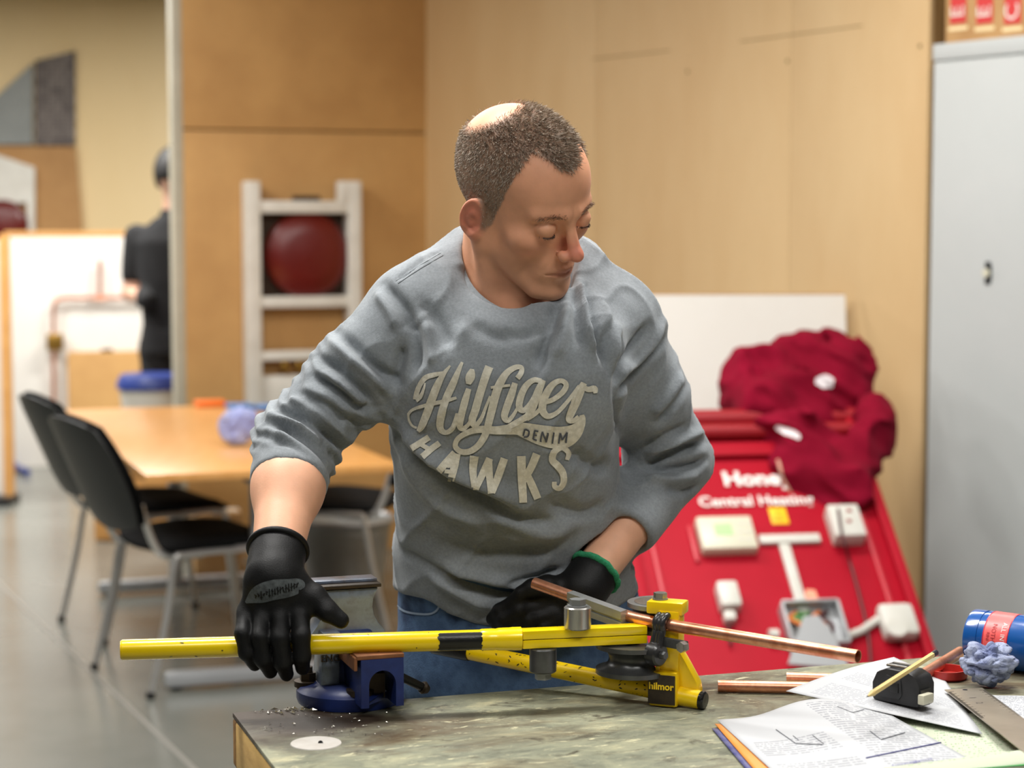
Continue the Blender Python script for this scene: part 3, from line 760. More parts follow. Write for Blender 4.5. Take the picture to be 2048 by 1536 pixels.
# ================================================================ bench vice
mat('vice_blue', (30, 50, 112), .42, c2=(22, 38, 92), scale=30, detail=6, bump=.15, bscale=120)
mat('vice_steel', (112, 120, 132), .3, metal=.35, c2=(134, 148, 170), c3=(98, 84, 72), scale=24, detail=7, bump=.1, contrast=(.3, .72), rvar=.08)
mat('vice_dark', (58, 50, 42), .5, metal=.5, c2=(78, 66, 52), scale=30)
mat('jaw_wood', (142, 90, 54), .55, c2=(116, 70, 40), scale=40, detail=6, bump=.15)
vz = ZB + .0005
VCn = Pz(700, 1400, ZB); VCn = Vector((VCn.x, VCn.y, ZB))
vx = Vector((.948, .317, 0)).normalized(); vy = Vector((-vx.y, vx.x, 0)); Rv = Matrix((vx, vy, UP)).transposed()
def vp(a, b, c): return VCn + vx * a + vy * b + UP * c
vi = thing('bench_vice', vp(0, 0, 0), 'blue bench vice with steel jaw at left end of bench', 'vice')
MB().lathe([(0, .0005), (.064, .0005), (.066, .006), (.066, .016), (.062, .021), (.045, .026), (.0, .027)], VCn, n=40).build('base', 'vice_blue', vi)
for (a, b) in ((-.05, .012), (.055, .02), (.0, -.052)):
    l = MB().cyl(vp(a, b, .019), vp(a, b, .026), .017, n=20); l.build('lug', 'vice_dark', vi)
    MB().cyl(vp(a, b, .026), vp(a, b, .036), .0105, n=6).build('bolt', 'vice_dark', vi)
    MB().cyl(vp(a, b, .036), vp(a, b, .043), .006, n=12).build('stud', 'vice_dark', vi)
# body column: tapered block
body = MB(); 
body.hexa([vp(-.036, -.015, .024), vp(.03, -.015, .024), vp(.03, .05, .024), vp(-.036, .05, .024)], [vp(-.03, .0, .085), vp(.03, .0, .085), vp(.03, .05, .085), vp(-.03, .05, .085)])
body.build('body', 'vice_blue', vi, bev=.004)
fp = MB(); fp.hexa([vp(-.042, -.022, .022), vp(-.018, -.022, .022), vp(-.018, .03, .022), vp(-.04, .03, .022)], [vp(-.036, -.012, .088), vp(-.014, -.012, .088), vp(-.014, .03, .088), vp(-.036, .03, .088)])
ff = fp.build('cheek', 'vice_steel', vi, bev=.003)
fo_, fx_, fy_ = vp(-.0285, -.0185, .058), vx, (vp(-.03, -.012, .088) - vp(-.03, -.022, .022)).normalized()
text_on('cast_letters', 'ENG', .0125, fo_, fx_, fy_, 'vice_dark', ff, ext=.002)
# rear jaw: waisted steel casting with a top plate and slot
prof = [(-.046, .078), (-.046, .082), (-.038, .092), (-.033, .102), (-.031, .112), (-.032, .122), (-.036, .131), (-.038, .136)]
poly = [(x, z) for x, z in prof] + [(-x * 1.05, z) for x, z in reversed(prof)]
MB().prism(poly, vp(0, .012, 0), vx, UP, vy * .05).build('rear_jaw', 'vice_steel', vi, bev=.002)
MB().box(vp(.001, .036, .1395), (.084, .056, .0045), Rv, .001).build('jaw_plate', 'vice_dark', vi)
MB().box(vp(.001, .040, .1435), (.082, .03, .0035), Rv, .001).build('jaw_plate', 'vice_steel', vi)
# sliding jaw: arched hollow blue channel towards the camera
def chan():
    w, h0, h1 = .026, .013, .071; n = 12
    r = .0165; base = h0; arch = [(-r, base)] + [(-r, .040)] + [(-r * math.cos(math.pi * k / n), .040 + r * 1.05 * math.sin(math.pi * k / n)) for k in range(1, n)] + [(r, .040), (r, base)]
    outer = [(-w, base), (-w, h1), (w, h1), (w, base)]
    L0, L1 = -.098, -.005; vs = []; fs = []
    # sides made of strips between outer frame and arch
    pts = outer + arch[::-1]
    m = len(pts)
    for y in (L0, L1): vs += [vp(.016 + x, y, z) for x, z in pts]
    for i in range(m): fs.append((i, (i + 1) % m, m + (i + 1) % m, m + i))
    A = len(outer); k = len(arch); ar = [A + k - 1 - i for i in range(k)]      # indices following arch left->right
    def front(off):
        res = [(off + 0, off + 1, off + ar[1], off + ar[0]), (off + 3, off + ar[-1], off + ar[-2], off + 2)]
        mid = k // 2
        for i in range(1, k - 2):
            res.append((off + ar[i], off + 1 if i < mid else off + 2, off + ar[i + 1]))
        res.append((off + 1, off + 2, off + ar[mid]))
        return res
    fs += front(0) + front(m)
    return MB().add(vs, fs)
sj = chan().build('sliding_jaw', 'vice_blue', vi, smooth=30)
MB().box(vp(.016, -.035, .03), (.026, .05, .03), Rv).build('slide_core', 'vice_dark', vi)
MB().box(vp(.014, -.052, .0735), (.058, .09, .005), Rv, .001).build('jaw_cover', 'jaw_wood', vi)
MB().box(vp(-.016, -.052, .066), (.004, .088, .016), Rv, .001).build('jaw_cover', 'jaw_wood', vi)
MB().hexa([vp(-.006, -.09, .0125), vp(.038, -.05, .0125), vp(.038, -.04, .0125), vp(-.006, -.04, .0125)], [vp(.002, -.086, .017), vp(.038, -.05, .023), vp(.038, -.04, .023), vp(.002, -.04, .023)]).build('web', 'vice_blue', vi)
# handle bar poking out to the right
a, b = W(770, 1338, 2.40), W(848, 1376, 2.43)
MB().tube([a, b], .0055, 12).build('handle_bar', 'black_plastic', vi)
MB().lathe([(0, 0), (.007, 0), (.0085, .003), (.007, .006), (.005, .01), (0, .012)], b - (b - a).normalized() * .004, (b - a), 16).build('bar_knob', 'vice_dark', vi)

# ================================================================ tube bender
mat('yellow_paint', (252, 220, 4), .26, c2=(246, 208, 4), scale=7, detail=6, coat=.35)
mat('yellow_worn', (248, 202, 6), .3, c2=(252, 214, 12), scale=6, detail=6, coat=.25)
mat('paint_chip', (30, 26, 20), .6)
mat('steel_bright', (196, 194, 188), .24, metal=.75, c2=(150, 148, 144), scale=18, detail=6, stretch=(6, 6, .6), rvar=.08)
mat('steel_dark', (96, 97, 97), .34, metal=.5, c2=(66, 67, 67), scale=22, detail=6, bump=.08)
mat('steel_mid', (150, 153, 152), .38, metal=.45, c2=(132, 134, 134), scale=18, bump=.04)
mat('cast_black', (34, 34, 35), .3, c2=(46, 46, 47), scale=30, bump=.2, bscale=80, coat=.3)
mat('cap_black', (22, 22, 22), .25)
mat('tape_black', (18, 18, 18), .35, bump=.2, bscale=200)
ZL = ZB + .086                                           # lever height
pv = Pz(1335, 1268, ZL)
bd = thing('tube_bender', Pz(1350, 1410, ZB), 'yellow hand tube bender gripped by the man on bench', 'tube bender')
# -- long lever tube
la, lb, lc = Pz(242, 1300, ZL), Pz(1042, 1277, ZL), Pz(1290, 1266, ZL)
ld = (lb - la).normalized()
MB().tube([la, la + ld * .002, lb - ld * .05], [.0112, .0122, .0122], 24).build('lever_tube', 'yellow_paint', bd)
MB().tube([lb - ld * .05, lb - ld * .048, lb - ld * .034, lb - ld * .031, lb - ld * .027, lb - ld * .014, lb - ld * .01, lb], [.0122, .013, .0132, .0128, .0136, .0138, .0142, .0142], 24).build('lever_socket', 'yellow_paint', bd)
MB().cyl(la - ld * .0006, la + ld * .0004, .0105, n=20).build('lever_plug', 'yellow_worn', bd)
# worn black tape on the lever (partial sleeve facing the camera)
t0 = Pz(877, 1283, ZL); t0 = la + ld * (t0 - la).dot(ld); tl = .052
def sleeve(p, d, r, L, a0, a1, n=14, jag=0.):
    u = Vector((0, -1, 0)); u = (u - d * u.dot(d)).normalized(); w = d.cross(u); vs = []; fs = []; m = 8
    for i in range(m + 1):
        for k in range(n + 1):
            aa = a0 + (a1 - a0) * k / n; x = L * i / m
            if i in (0, m): x += random.uniform(-jag, jag)
            for rr in (r, r + .0007): vs.append(p + d * x + (u * math.cos(aa) + w * math.sin(aa)) * rr)
    q = (n + 1) * 2
    for i in range(m):
        for k in range(n):
            A = i * q + k * 2; fs += [(A + 1, A + 3, A + q + 3, A + q + 1), (A, A + q, A + q + 2, A + 2)]
    for i in range(m):
        for k in (0, n): A = i * q + k * 2; fs.append((A, A + 1, A + q + 1, A + q))
    for k in range(n):
        for i in (0, m): A = i * q + k * 2; fs.append((A, A + 2, A + 3, A + 1))
    return MB().add(vs, fs)
sleeve(t0, ld, .0122, tl, -1.0, .95, jag=.002).build('tape_patch', 'tape_black', bd)
def chips(par, a, b, r, cnt, seed, up=0.):
    rnd = random.Random(seed); d = (b - a).normalized(); u = Vector((0, -1, 0)); u = (u - d * u.dot(d)).normalized(); w = d.cross(u)
    mb = MB()
    for k in range(cnt):
        t = rnd.uniform(.02, .98); an = rnd.uniform(-1.3, 1.3); L = rnd.uniform(.0008, .0032); hw = rnd.uniform(.0004, .0012); ro = rnd.uniform(-1, 1)
        P = []
        for i in range(7):
            th = 6.283 * i / 7; x = math.cos(th) * L * rnd.uniform(.5, 1); y = math.sin(th) * hw * rnd.uniform(.5, 1)
            x, y = x * math.cos(ro) - y * math.sin(ro), x * math.sin(ro) + y * math.cos(ro)
            aa = an + y / r; P.append(a + d * ((b - a).length * t + x) + (u * math.cos(aa) + w * math.sin(aa)) * (r + .0003))
        mb.add(P, [tuple(range(7))])
    o = mb.build('paint_chips', 'paint_chip', par, smooth=0); o['kind'] = 'stuff'
chips(bd, la, lb, .0122, 18, 3)
# -- lever fork: two flat bars with a seam
lf = (lc - lb).normalized(); Rf = frame3(lf, UP)
for s, hgt in ((1, .0085), (-1, .0085)):
    MB().box((lb + lc) / 2 + UP * s * .0056, ((lc - lb).length, .022, .0104), Rf, .0012).build('fork_bar', 'yellow_paint', bd)
MB().box((lb + lc) / 2, ((lc - lb).length, .019, .003), Rf).build('fork_gap', 'paint_chip', bd)
# -- rollers on the fork
def roller(px, py, z0, z1, r, nut_up, m, dd=None):
    c = Pz(px, py, z0 if nut_up else z1); c.z = 0; p0, p1 = c + UP * z0, c + UP * z1; h = z1 - z0
    o = MB().lathe([(0, 0), (r * .93, 0), (r, .0015), (r, h - .0015), (r * .9, h), (0, h)], p0, n=36).build('roller', m, bd)
    a = p1 if nut_up else p0; s = 1 if nut_up else -1
    MB().cyl(a, a + UP * s * .0015, r * .75, n=24).build('washer', 'steel_mid', o)
    MB().cyl(a + UP * s * .0015, a + UP * s * .009, r * .62, n=6).build('bolt_head', 'steel_mid', o)
    return c
roller(1155, 1257, ZL + .0112, ZL + .0385, .0165, True, 'steel_bright')
roller(1086, 1295, ZL - .041, ZL - .0115, .0165, False, 'steel_dark')
# -- frame tube lying on the bench, rubber grip at its far end
ZF = ZB + .0112
fa = Pz(1402, 1400, ZF); fb = Pz(935, 1302, ZF + .026); fd = (fb - fa).normalized()
MB().tube([fa, fb], .0108, 24).build('frame_tube', 'yellow_worn', bd)
MB().tube([fb - fd * .004, fb + fd * .0, fb + fd * .05], [.0122, .0128, .0128], 20).build('grip', 'tape_black', bd)
chips(bd, fa + fd * .06, fb, .0108, 60, 5)
MB().lathe([(0, -.001), (.0108, -.001), (.0112, .001), (.0112, .004), (.0095, .006), (0, .0065)], fa, -fd, 28).build('end_cap', 'cap_black', bd)
MB().tube([fa + fd * .002, fa + fd * .028], [.0112, .0118], 24).build('end_sleeve', 'yellow_worn', bd)
# -- casting: block around the tube, post, gusset, top arm
ca_ = fa + fd * .046; ca_.z = ZB
xf = Vector((.93, -.36, 0)).normalized(); yf = Vector((.36, .93, 0)); Rcst = Matrix((xf, yf, UP)).transposed()
def cs(a, b, c): return ca_ + xf * a + yf * b + UP * c
MB().box(cs(0, .0, .0225), (.036, .034, .043), Rcst, .004).build('casting_block', 'yellow_worn', bd)
npl = MB().box(cs(-.0008, -.0178, .0225), (.034, .0022, .036), Rcst, .0008).build('name_plate', 'vice_dark', bd)
text_on('raised_letters', 'hilmor', .0118, cs(-.0008, -.0190, .0265), xf, UP, 'yellow_worn', npl, ext=.0009, bold=.0003)
MB().box(cs(.004, .006, .078), (.027, .026, .078), Rcst, .003).build('post', 'yellow_worn', bd)
MB().box(cs(-.0085, -.004, .058), (.006, .012, .045), Rcst, .002).build('post_rib', 'yellow_worn', bd)
MB().prism([(0, 0), (.026, 0), (.024, .012), (.010, .036), (0, .052)], cs(.016, -.004, .018), xf, UP, yf * .02).build('gusset', 'yellow_worn', bd, bev=.0015)
MB().box(cs(-.002, .010, .1195), (.046, .03, .0155), Rcst, .003).build('top_arm', 'yellow_worn', bd)
tb_ = cs(-.012, .012, .1273)
MB().cyl(tb_, tb_ + UP * .0015, .0095, n=24).build('washer', 'steel_mid', bd)
MB().cyl(tb_ + UP * .0015, tb_ + UP * .0085, .0085, n=6).build('bolt_head', 'steel_bright', bd)
# -- formers: grooved half wheels
def half_wheel(name, c, r, z0, z1, grv, ref, m, a0=-1.75, a1=1.75):
    h = z1 - z0; zc = (z0 + z1) / 2; prof = [(.010, z0), (r, z0), (r, z0 + .0055)]
    for k in range(9):
        t = math.pi * k / 8; prof.append((r - grv * math.sin(t), zc - math.cos(t) * (h / 2 - .0055)))
    prof += [(r, z1 - .0055), (r, z1), (.010, z1)]
    return MB().lathe(prof, (c.x, c.y, 0), UP, 40, a0, a1, ref=ref).build(name, m, bd, smooth=40)
tc_ = cs(-.016, .02, 0)
tl_ = Pz(1266, 1312, ZL - .03); half_wheel('former', tl_, .046, ZL - .050, ZL - .013, .0165, (-.75, -.66, 0), 'steel_dark')

MB().cyl((tl_.x, tl_.y, ZB + .03), (tl_.x, tl_.y, ZB + .085), .008, n=20).build('pivot_pin', 'steel_dark', bd)
# -- guide block lying along the tube, grooved side towards it
ZT = ZB + .1005                                         # tube height
t_r = Pz(1716, 1313, ZT); t_m1 = Pz(1372, 1256, ZT); t_m0 = Pz(1262, 1236, ZT); t_l = Pz(1068, 1166, ZT + .030)
# -- copper tube being bent
pts = [t_l, t_l.lerp(t_m0, .5), t_m0.lerp(t_l, .12), t_m0 * .5 + t_m1 * .5 + V(-.0, .0, 0), t_m1.lerp(t_r, .12), t_m1.lerp(t_r, .5), t_r]
pth = vcrv(pts, 8)
def hollow(path, ro, ri, name, m, par=None, loc=None):
    mb = MB(); n = 24; mb.tube(path, ro, n, cap=False); k = len(mb.v); mb.tube(path, ri, n, cap=False)
    L = len(path)
    for base in (0, (L - 1) * n):
        for i in range(n):
            a, b = base + i, base + (i + 1) % n; mb.f.append((a, b, k + b, k + a))
    return mb.build(name, m, par, loc=loc)
o = hollow(pth, .0075, .0066, 'copper_tube', 'copper', loc=t_m1); tag(o, 'long copper tube being bent in the yellow bender', 'tube')
gd = (t_l - t_m0).normalized(); gn = gd.cross(UP).normalized()
if gn.x > 0: gn = -gn                                   # towards lever / camera-left side
gm = t_m0.lerp(t_l, .02); gL = .078
gp = [(.0050, -.0095), (.0075, -.0075)] + [(.0072 + .0 * k, 0) for k in ()] 
prof = [(.0058, -.0105), (.0215, -.0105), (.0215, -.003), (.0190, -.003), (.0190, .0005), (.0215, .0005), (.0215, .0105), (.0058, .0105)] + [(.0085 * math.cos(t) , .0085 * math.sin(t)) for t in (1.1, .75, .4, 0, -.4, -.75, -1.1)]
MB().prism(prof, gm, gn, UP, gd * gL).build('guide_block', 'steel_mid', bd, smooth=30)
_hd = (t_m1 - t_m0).normalized(); _hn = _hd.cross(UP).normalized(); _hn = _hn if _hn.y < 0 else -_hn
tu_ = t_m0.lerp(t_m1, .15) - _hn * .0385; half_wheel('former', tu_, .0395, ZB + .082, ZB + .1175, .0085, (-.8, -.6, 0), 'steel_mid', -2.2, 1.6)
MB().lathe([(.012, 0), (.031, 0), (.031, .0006), (.012, .0006)], (tu_.x, tu_.y, ZB + .1175), UP, 32, -2.1, 1.5, ref=(-.8, -.6, 0)).build('former_face', 'steel_bright', bd)
# -- stop hook holding the tube
hx = t_m0.lerp(t_m1, .62); hd = (t_m1 - t_m0).normalized(); hn = hd.cross(UP).normalized()
if hn.y > 0: hn = -hn
def arc(c, r, a0, a1, n=10): return [c + hn * (r * math.cos(a0 + (a1 - a0) * k / n)) + UP * (r * math.sin(a0 + (a1 - a0) * k / n)) for k in range(n + 1)]
hp_ = arc(hx, .0115, 2.3, -.5) + vcrv([hx + hn * .011 + UP * -.008, hx + hn * .014 - UP * .018, hx + hn * .017 - UP * .026], 4)
hk = MB()
for s in (-.0052, .0052): hk.tube([q + hd * s for q in hp_], [.0032] * 3 + [.0044] * (len(hp_) - 3), 12)
hk.tube(hp_, .0036, 10)
hk.build('stop_hook', 'cast_black', bd)
ey = hx + hn * .017 - UP * .034
MB().lathe([(.005, -.0085), (.0125, -.0085), (.0145, -.0065), (.0145, .0065), (.0125, .0085), (.005, .0085), (.005, -.0085)], ey, hd, 28).build('hook_eye', 'cast_black', bd)
MB().cyl(ey - hd * .004, ey + hd * .016, .005, n=6).build('hook_bolt', 'steel_dark', bd)
a = hx + hn * .010 - UP * .019
MB().box(a + hd * .022, (.042, .006, .012), frame3(hd, UP), .002).build('stop_bar', 'steel_dark', bd)
MB().cyl(a + hd * .042 + hn * .003, a + hd * .042 + hn * .012, .0068, n=6).build('bolt_head', 'steel_bright', bd)

# ================================================================ loose tubes, tape, pencil, tin, papers
RT = .0075
def bt_tube(x0, y0, x1, y1, z0, z1, label, r=RT):
    a, b = Pz(x0, y0, ZB + z0), Pz(x1, y1, ZB + z1)
    o = hollow([a, (a + b) / 2, b], r, r * .88, 'copper_tube', 'copper', loc=(a + b) / 2 - UP * r); tag(o, label, 'tube', 'loose copper tube offcuts on the bench'); return a, b
bt_tube(1436, 1372, 1790, 1379, RT + .0004, RT + .0004, 'copper tube offcut lying nearest the yellow bender on bench')
bt_tube(1573, 1356, 1745, 1361, RT + .0004, RT + .0004, 'shorter copper offcut partly under the white paper')
bt_tube(1800, 1378, 1921, 1304, RT + .004, RT + .004, 'copper tube pointing at the blue tin behind the tape measure')

mat('paper_white', (216, 216, 217), .7, c2=(232, 232, 233), scale=5)
def print_mat(name, seed, rows=26., dens=.46, base=(240, 240, 241), ink=(150, 152, 158), cols=2.):
    m = bpy.data.materials.new(name); m.use_nodes = True; nt = m.node_tree; N = nt.nodes; L = nt.links; b = N['Principled BSDF']; b.inputs['Roughness'].default_value = .65
    uv = N.new('ShaderNodeUVMap'); sx = N.new('ShaderNodeSeparateXYZ'); L.new(uv.outputs[0], sx.inputs[0])
    def M(op, a, b_=None, c=None):
        n = N.new('ShaderNodeMath'); n.operation = op
        for i, q in enumerate((a, b_, c)):
            if q is None: continue
            L.new(q, n.inputs[i]) if not isinstance(q, (int, float)) else setattr(n.inputs[i], 'default_value', q)
        return n.outputs[0]
    u, v = sx.outputs[0], sx.outputs[1]
    row = M('FLOOR', M('MULTIPLY', v, rows)); fr_ = M('FRACT', M('MULTIPLY', v, rows))
    line = M('MULTIPLY', M('GREATER_THAN', fr_, .28), M('LESS_THAN', fr_, .78))
    cmb = N.new('ShaderNodeCombineXYZ'); L.new(M('MULTIPLY', u, 70.), cmb.inputs[0]); L.new(M('MULTIPLY', row, 3.7), cmb.inputs[1]); cmb.inputs[2].default_value = seed
    n1 = N.new('ShaderNodeTexNoise'); n1.inputs['Scale'].default_value = 1.; L.new(cmb.outputs[0], n1.inputs['Vector'])
    word = M('GREATER_THAN', n1.outputs[0], dens)
    cm2 = N.new('ShaderNodeCombineXYZ'); L.new(M('FLOOR', M('MULTIPLY', u, cols)), cm2.inputs[0]); L.new(M('MULTIPLY', M('FLOOR', M('MULTIPLY', v, rows / 4)), 1.), cm2.inputs[1]); cm2.inputs[2].default_value = seed * 2.3 + .5
    wn = N.new('ShaderNodeTexWhiteNoise'); L.new(cm2.outputs[0], wn.inputs['Vector']); para = M('GREATER_THAN', wn.outputs[0], .35)
    uc = M('FRACT', M('MULTIPLY', u, cols)); mg = M('MULTIPLY', M('GREATER_THAN', uc, .1), M('LESS_THAN', uc, .92)); mv = M('MULTIPLY', M('GREATER_THAN', v, .05), M('LESS_THAN', v, .96))
    f = M('MULTIPLY', M('MULTIPLY', line, word), M('MULTIPLY', para, M('MULTIPLY', mg, mv)))
    x = N.new('ShaderNodeMix'); x.data_type = 'RGBA'; L.new(M('MULTIPLY', f, .75), x.inputs[0]); x.inputs[6].default_value = lin(base); x.inputs[7].default_value = lin(ink); L.new(x.outputs[2], b.inputs['Base Color'])
    MATS[name] = m
print_mat('print_a', 1.3, 34., .44, (182, 184, 187), (132, 134, 141)); print_mat('print_b', 4.1, 44., .46, (182, 184, 187), (150, 152, 160), cols=1.); print_mat('print_c', 7.7, 30., .55, (182, 188, 166), (120, 150, 110), 1.); print_mat('print_d', 9.2, 24., .5, (182, 184, 187), (90, 94, 110), 1.)
def sheet(name, cor, zs, m, wave=(0, 0, 0), nu=24, nv=24, loc=None, th=.0004, parent=None, fold=None):
    # cor: 4 pixel corners (v=0 left,right ; v=1 right,left); zs heights above bench at the corners
    P = [Pz(x, y, ZB + z) for (x, y), z in zip(cor, zs)]
    vs = []; fs = []; uvs = []
    for i in range(nu + 1):
        for j in range(nv + 1):
            u, v = i / nu, j / nv
            p = (P[0] * (1 - u) + P[1] * u) * (1 - v) + (P[3] * (1 - u) + P[2] * u) * v
            z = wave[0] * math.sin(math.pi * (u * wave[1] + v * wave[2])) ** 2
            if fold: z += fold(u, v)
            vs.append(p + UP * z); uvs.append((u, v))
    for i in range(nu):
        for j in range(nv):
            a = i * (nv + 1) + j; fs.append((a, a + nv + 1, a + nv + 2, a + 1))
    mb = MB().add(vs, fs); o = mb.build(name, m, parent, smooth=60, loc=None if parent else (loc or P[0]))
    ul = o.data.uv_layers.new(name='UVMap')
    for l in o.data.loops: ul.data[l.index].uv = uvs[l.vertex_index]
    s = o.modifiers.new('thickness', 'SOLIDIFY'); s.thickness = th; s.offset = -1
    return o, P
# booklet under the front page (orange, navy), booklet with green cover at right
mat('orange_card', (222, 140, 60), .5); mat('navy_card', (52, 56, 120), .5, c2=(96, 96, 130), scale=60)
o, _ = sheet('navy_booklet', [(1424, 1458), (1560, 1620), (1760, 1600), (1600, 1470)], (.0012,) * 4, 'navy_card', th=.001); tag(o, 'dark blue booklet under the front printed page', 'booklet')
o, _ = sheet('orange_booklet', [(1430, 1449), (1560, 1600), (1800, 1590), (1640, 1455)], (.0028,) * 4, 'orange_card', th=.001); tag(o, 'orange booklet edge showing under the front printed page', 'booklet')
bk = thing('open_magazine', Pz(1960, 1520, ZB), 'pale green magazine with curled spine at lower right', 'magazine')
def mfold(u, v): return .018 * math.exp(-((v - .12) / .16) ** 2)
sheet('page', [(1760, 1600), (2110, 1545), (2010, 1425), (1790, 1430)], (.002,) * 4, 'print_c', parent=bk, th=.0008, fold=mfold)
mat('magazine_green', (40, 142, 62), .4, c2=(60, 160, 80), scale=30)
sheet('green_band', [(1905, 1541), (2080, 1528), (2072, 1500), (1945, 1512)], (.017, .014, .0145, .0145), 'magazine_green', parent=bk, th=.0006)
o, _ = sheet('paper_sheet', [(1888, 1385), (2090, 1480), (2120, 1400), (1985, 1390)], (.0012,) * 4, 'print_d', wave=(.002, 1, 1)); tag(o, 'handwritten white sheet under the steel ruler at right edge', 'paper')
# back sheet under tape measure
o, _ = sheet('paper_sheet', [(1572, 1382), (1965, 1468), (1890, 1360), (1788, 1314)], (.0185, .006, .002, .0165), 'print_b', fold=lambda u, v: .004 * math.sin(math.pi * v) * (1 - u)); tag(o, 'white printed sheet under the black tape measure', 'paper')
# front page with text and drawings, curved
def ffold(u, v): return .013 * math.exp(-((u - .62) / .3) ** 2) * (.35 + .65 * v) - .003 * math.exp(-((u - .25) / .18) ** 2) * v
fpg, FPc = sheet('printed_page', [(1565, 1560), (1985, 1545), (1735, 1408), (1434, 1439)], (.006, .006, .008, .005), 'print_a', fold=ffold); tag(fpg, 'large printed instruction page at front of bench', 'paper')
bvp = BVHTree.FromPolygons([fpg.matrix_world @ q.co + fpg.location * 0 for q in fpg.data.vertices], [p.vertices for p in fpg.data.polygons])
def on_page(px, py):
    h = bvp.ray_cast(CAMP - fpg.location, ray(px, py)); return (h[0] + fpg.location + UP * .0007) if h[0] else Pz(px, py, ZB + .012)
mat('ink_grey', (130, 132, 138), .6); mat('ink_blue', (60, 60, 130), .6)
def ink(pts, w, m='ink_grey', name='drawing_line'):
    P = []
    for (a, b) in zip(pts[:-1], pts[1:]):
        for k in range(6): P.append(on_page(a[0] + (b[0] - a[0]) * k / 6, a[1] + (b[1] - a[1]) * k / 6))
    P.append(on_page(*pts[-1])); MB().tube(P, w, 4).build(name, m, fpg)
ink([(1552, 1460), (1592, 1488), (1645, 1490)], .0006); ink([(1625, 1471), (1648, 1489)], .0004); ink([(1586, 1472), (1597, 1481)], .0004)
ink([(1740, 1463), (1762, 1480), (1810, 1466)], .0006); ink([(1675, 1414), (1705, 1426), (1728, 1420)], .0004); ink([(1732, 1517), (1882, 1486)], .0008, 'ink_blue')
for (s, px, py, sz) in (('support', 1867, 1527, .011), ('accurate', 1842, 1524, .010), ('efficiently', 1812, 1530, .010)):
    c = on_page(px, py); vs, fs = textmesh(s, sz, 0.)
    ux = (on_page(px - 30, py + 5) - on_page(px + 30, py - 5)).normalized(); uy = -(on_page(px - 6, py - 6) - on_page(px + 6, py + 6)).normalized()
    MB().add([c + ux * q.x + uy * q.y + UP * .0008 for q in vs], fs).build('heading', 'ink_blue', fpg, smooth=0)

# tape measure
tmz = ZB + .012; TM = Pz(1790, 1403, ZB + .013)
mat('tape_case', (34, 34, 36), .55, c2=(42, 42, 44), scale=60, bump=.1, bscale=300)
tx = (Pz(1838, 1413, ZB + .013) - Pz(1748, 1395, ZB + .013)).normalized(); ty = Vector((-tx.y, tx.x, 0)); Rtm = Matrix((tx, ty, UP)).transposed()
tm = thing('tape_measure', TM, 'black tape measure standing on the white sheet', 'tape measure')
pf = [(-.031, 0), (.031, 0), (.033, .004), (.033, .026), (.028, .036), (.016, .041), (-.014, .041), (-.027, .035), (-.033, .022), (-.033, .006)]
to = Pz(1790, 1408, ZB + .014)
MB().prism(pf, to, tx, UP, ty * .034).build('case', 'tape_case', tm, bev=.003, smooth=40)
MB().prism([(-.018, .006), (.006, .006), (.010, .012), (.008, .03), (-.012, .034), (-.02, .024)], to - ty * .0014, tx, UP, ty * .002).build('side_grip', 'tape_case', tm, bev=.001)
MB().box(to + tx * .000 - ty * .0018 + UP * .020, (.011, .002, .012), Rtm, .001).build('badge', 'black_plastic', tm)
MB().box(to + tx * .0318 + ty * .012 + UP * .012, (.006, .02, .02), Rtm).build('mouth', 'cap_black', tm)
MB().box(to + tx * .0385 + ty * .006 + UP * .012, (.009, .022, .012), Rtm, .002).build('hook_tab', 'cream_plastic', tm)
MB().tube([to + tx * -.018 + ty * .01 + UP * .043, to + tx * .012 + ty * .006 + UP * .0445, to + tx * .012 + ty * .02 + UP * .0445, to + tx * -.018 + ty * .024 + UP * .043], .0017, 8, closed=True).build('belt_clip', 'steel_bright', tm)
MB().box(to + tx * -.003 + ty * .015 + UP * .0425, (.03, .006, .002), Rtm).build('belt_clip_plate', 'steel_mid', tm)
# pencil leaning over it
mat('pencil_wood', (222, 194, 132), .5, c2=(212, 182, 118), scale=20); mat('pencil_lead', (60, 58, 58), .5); mat('pencil_end', (38, 42, 52), .4)
pa, pb = Pz(1733, 1394, ZB + .060), Pz(1872, 1305, ZB + .0655)
pd = (pb - pa).normalized(); pL = (pb - pa).length
pe_ = thing('pencil', (pa + pb) / 2, 'natural wood pencil with dark end resting on tape measure', 'pencil')
MB().tube([pa + pd * .02, pb - pd * .014], .0037, 6).build('shaft', 'pencil_wood', pe_, smooth=0)
MB().tube([pa + pd * .004, pa + pd * .02], [.0009, .0037], 12).build('sharpened_tip', 'pencil_wood', pe_)
MB().tube([pa, pa + pd * .004], [.0002, .0009], 10).build('lead', 'pencil_lead', pe_)
MB().tube([pb - pd * .014, pb - pd * .001, pb], [.0038, .0038, .003], 10).build('dipped_end', 'pencil_end', pe_)

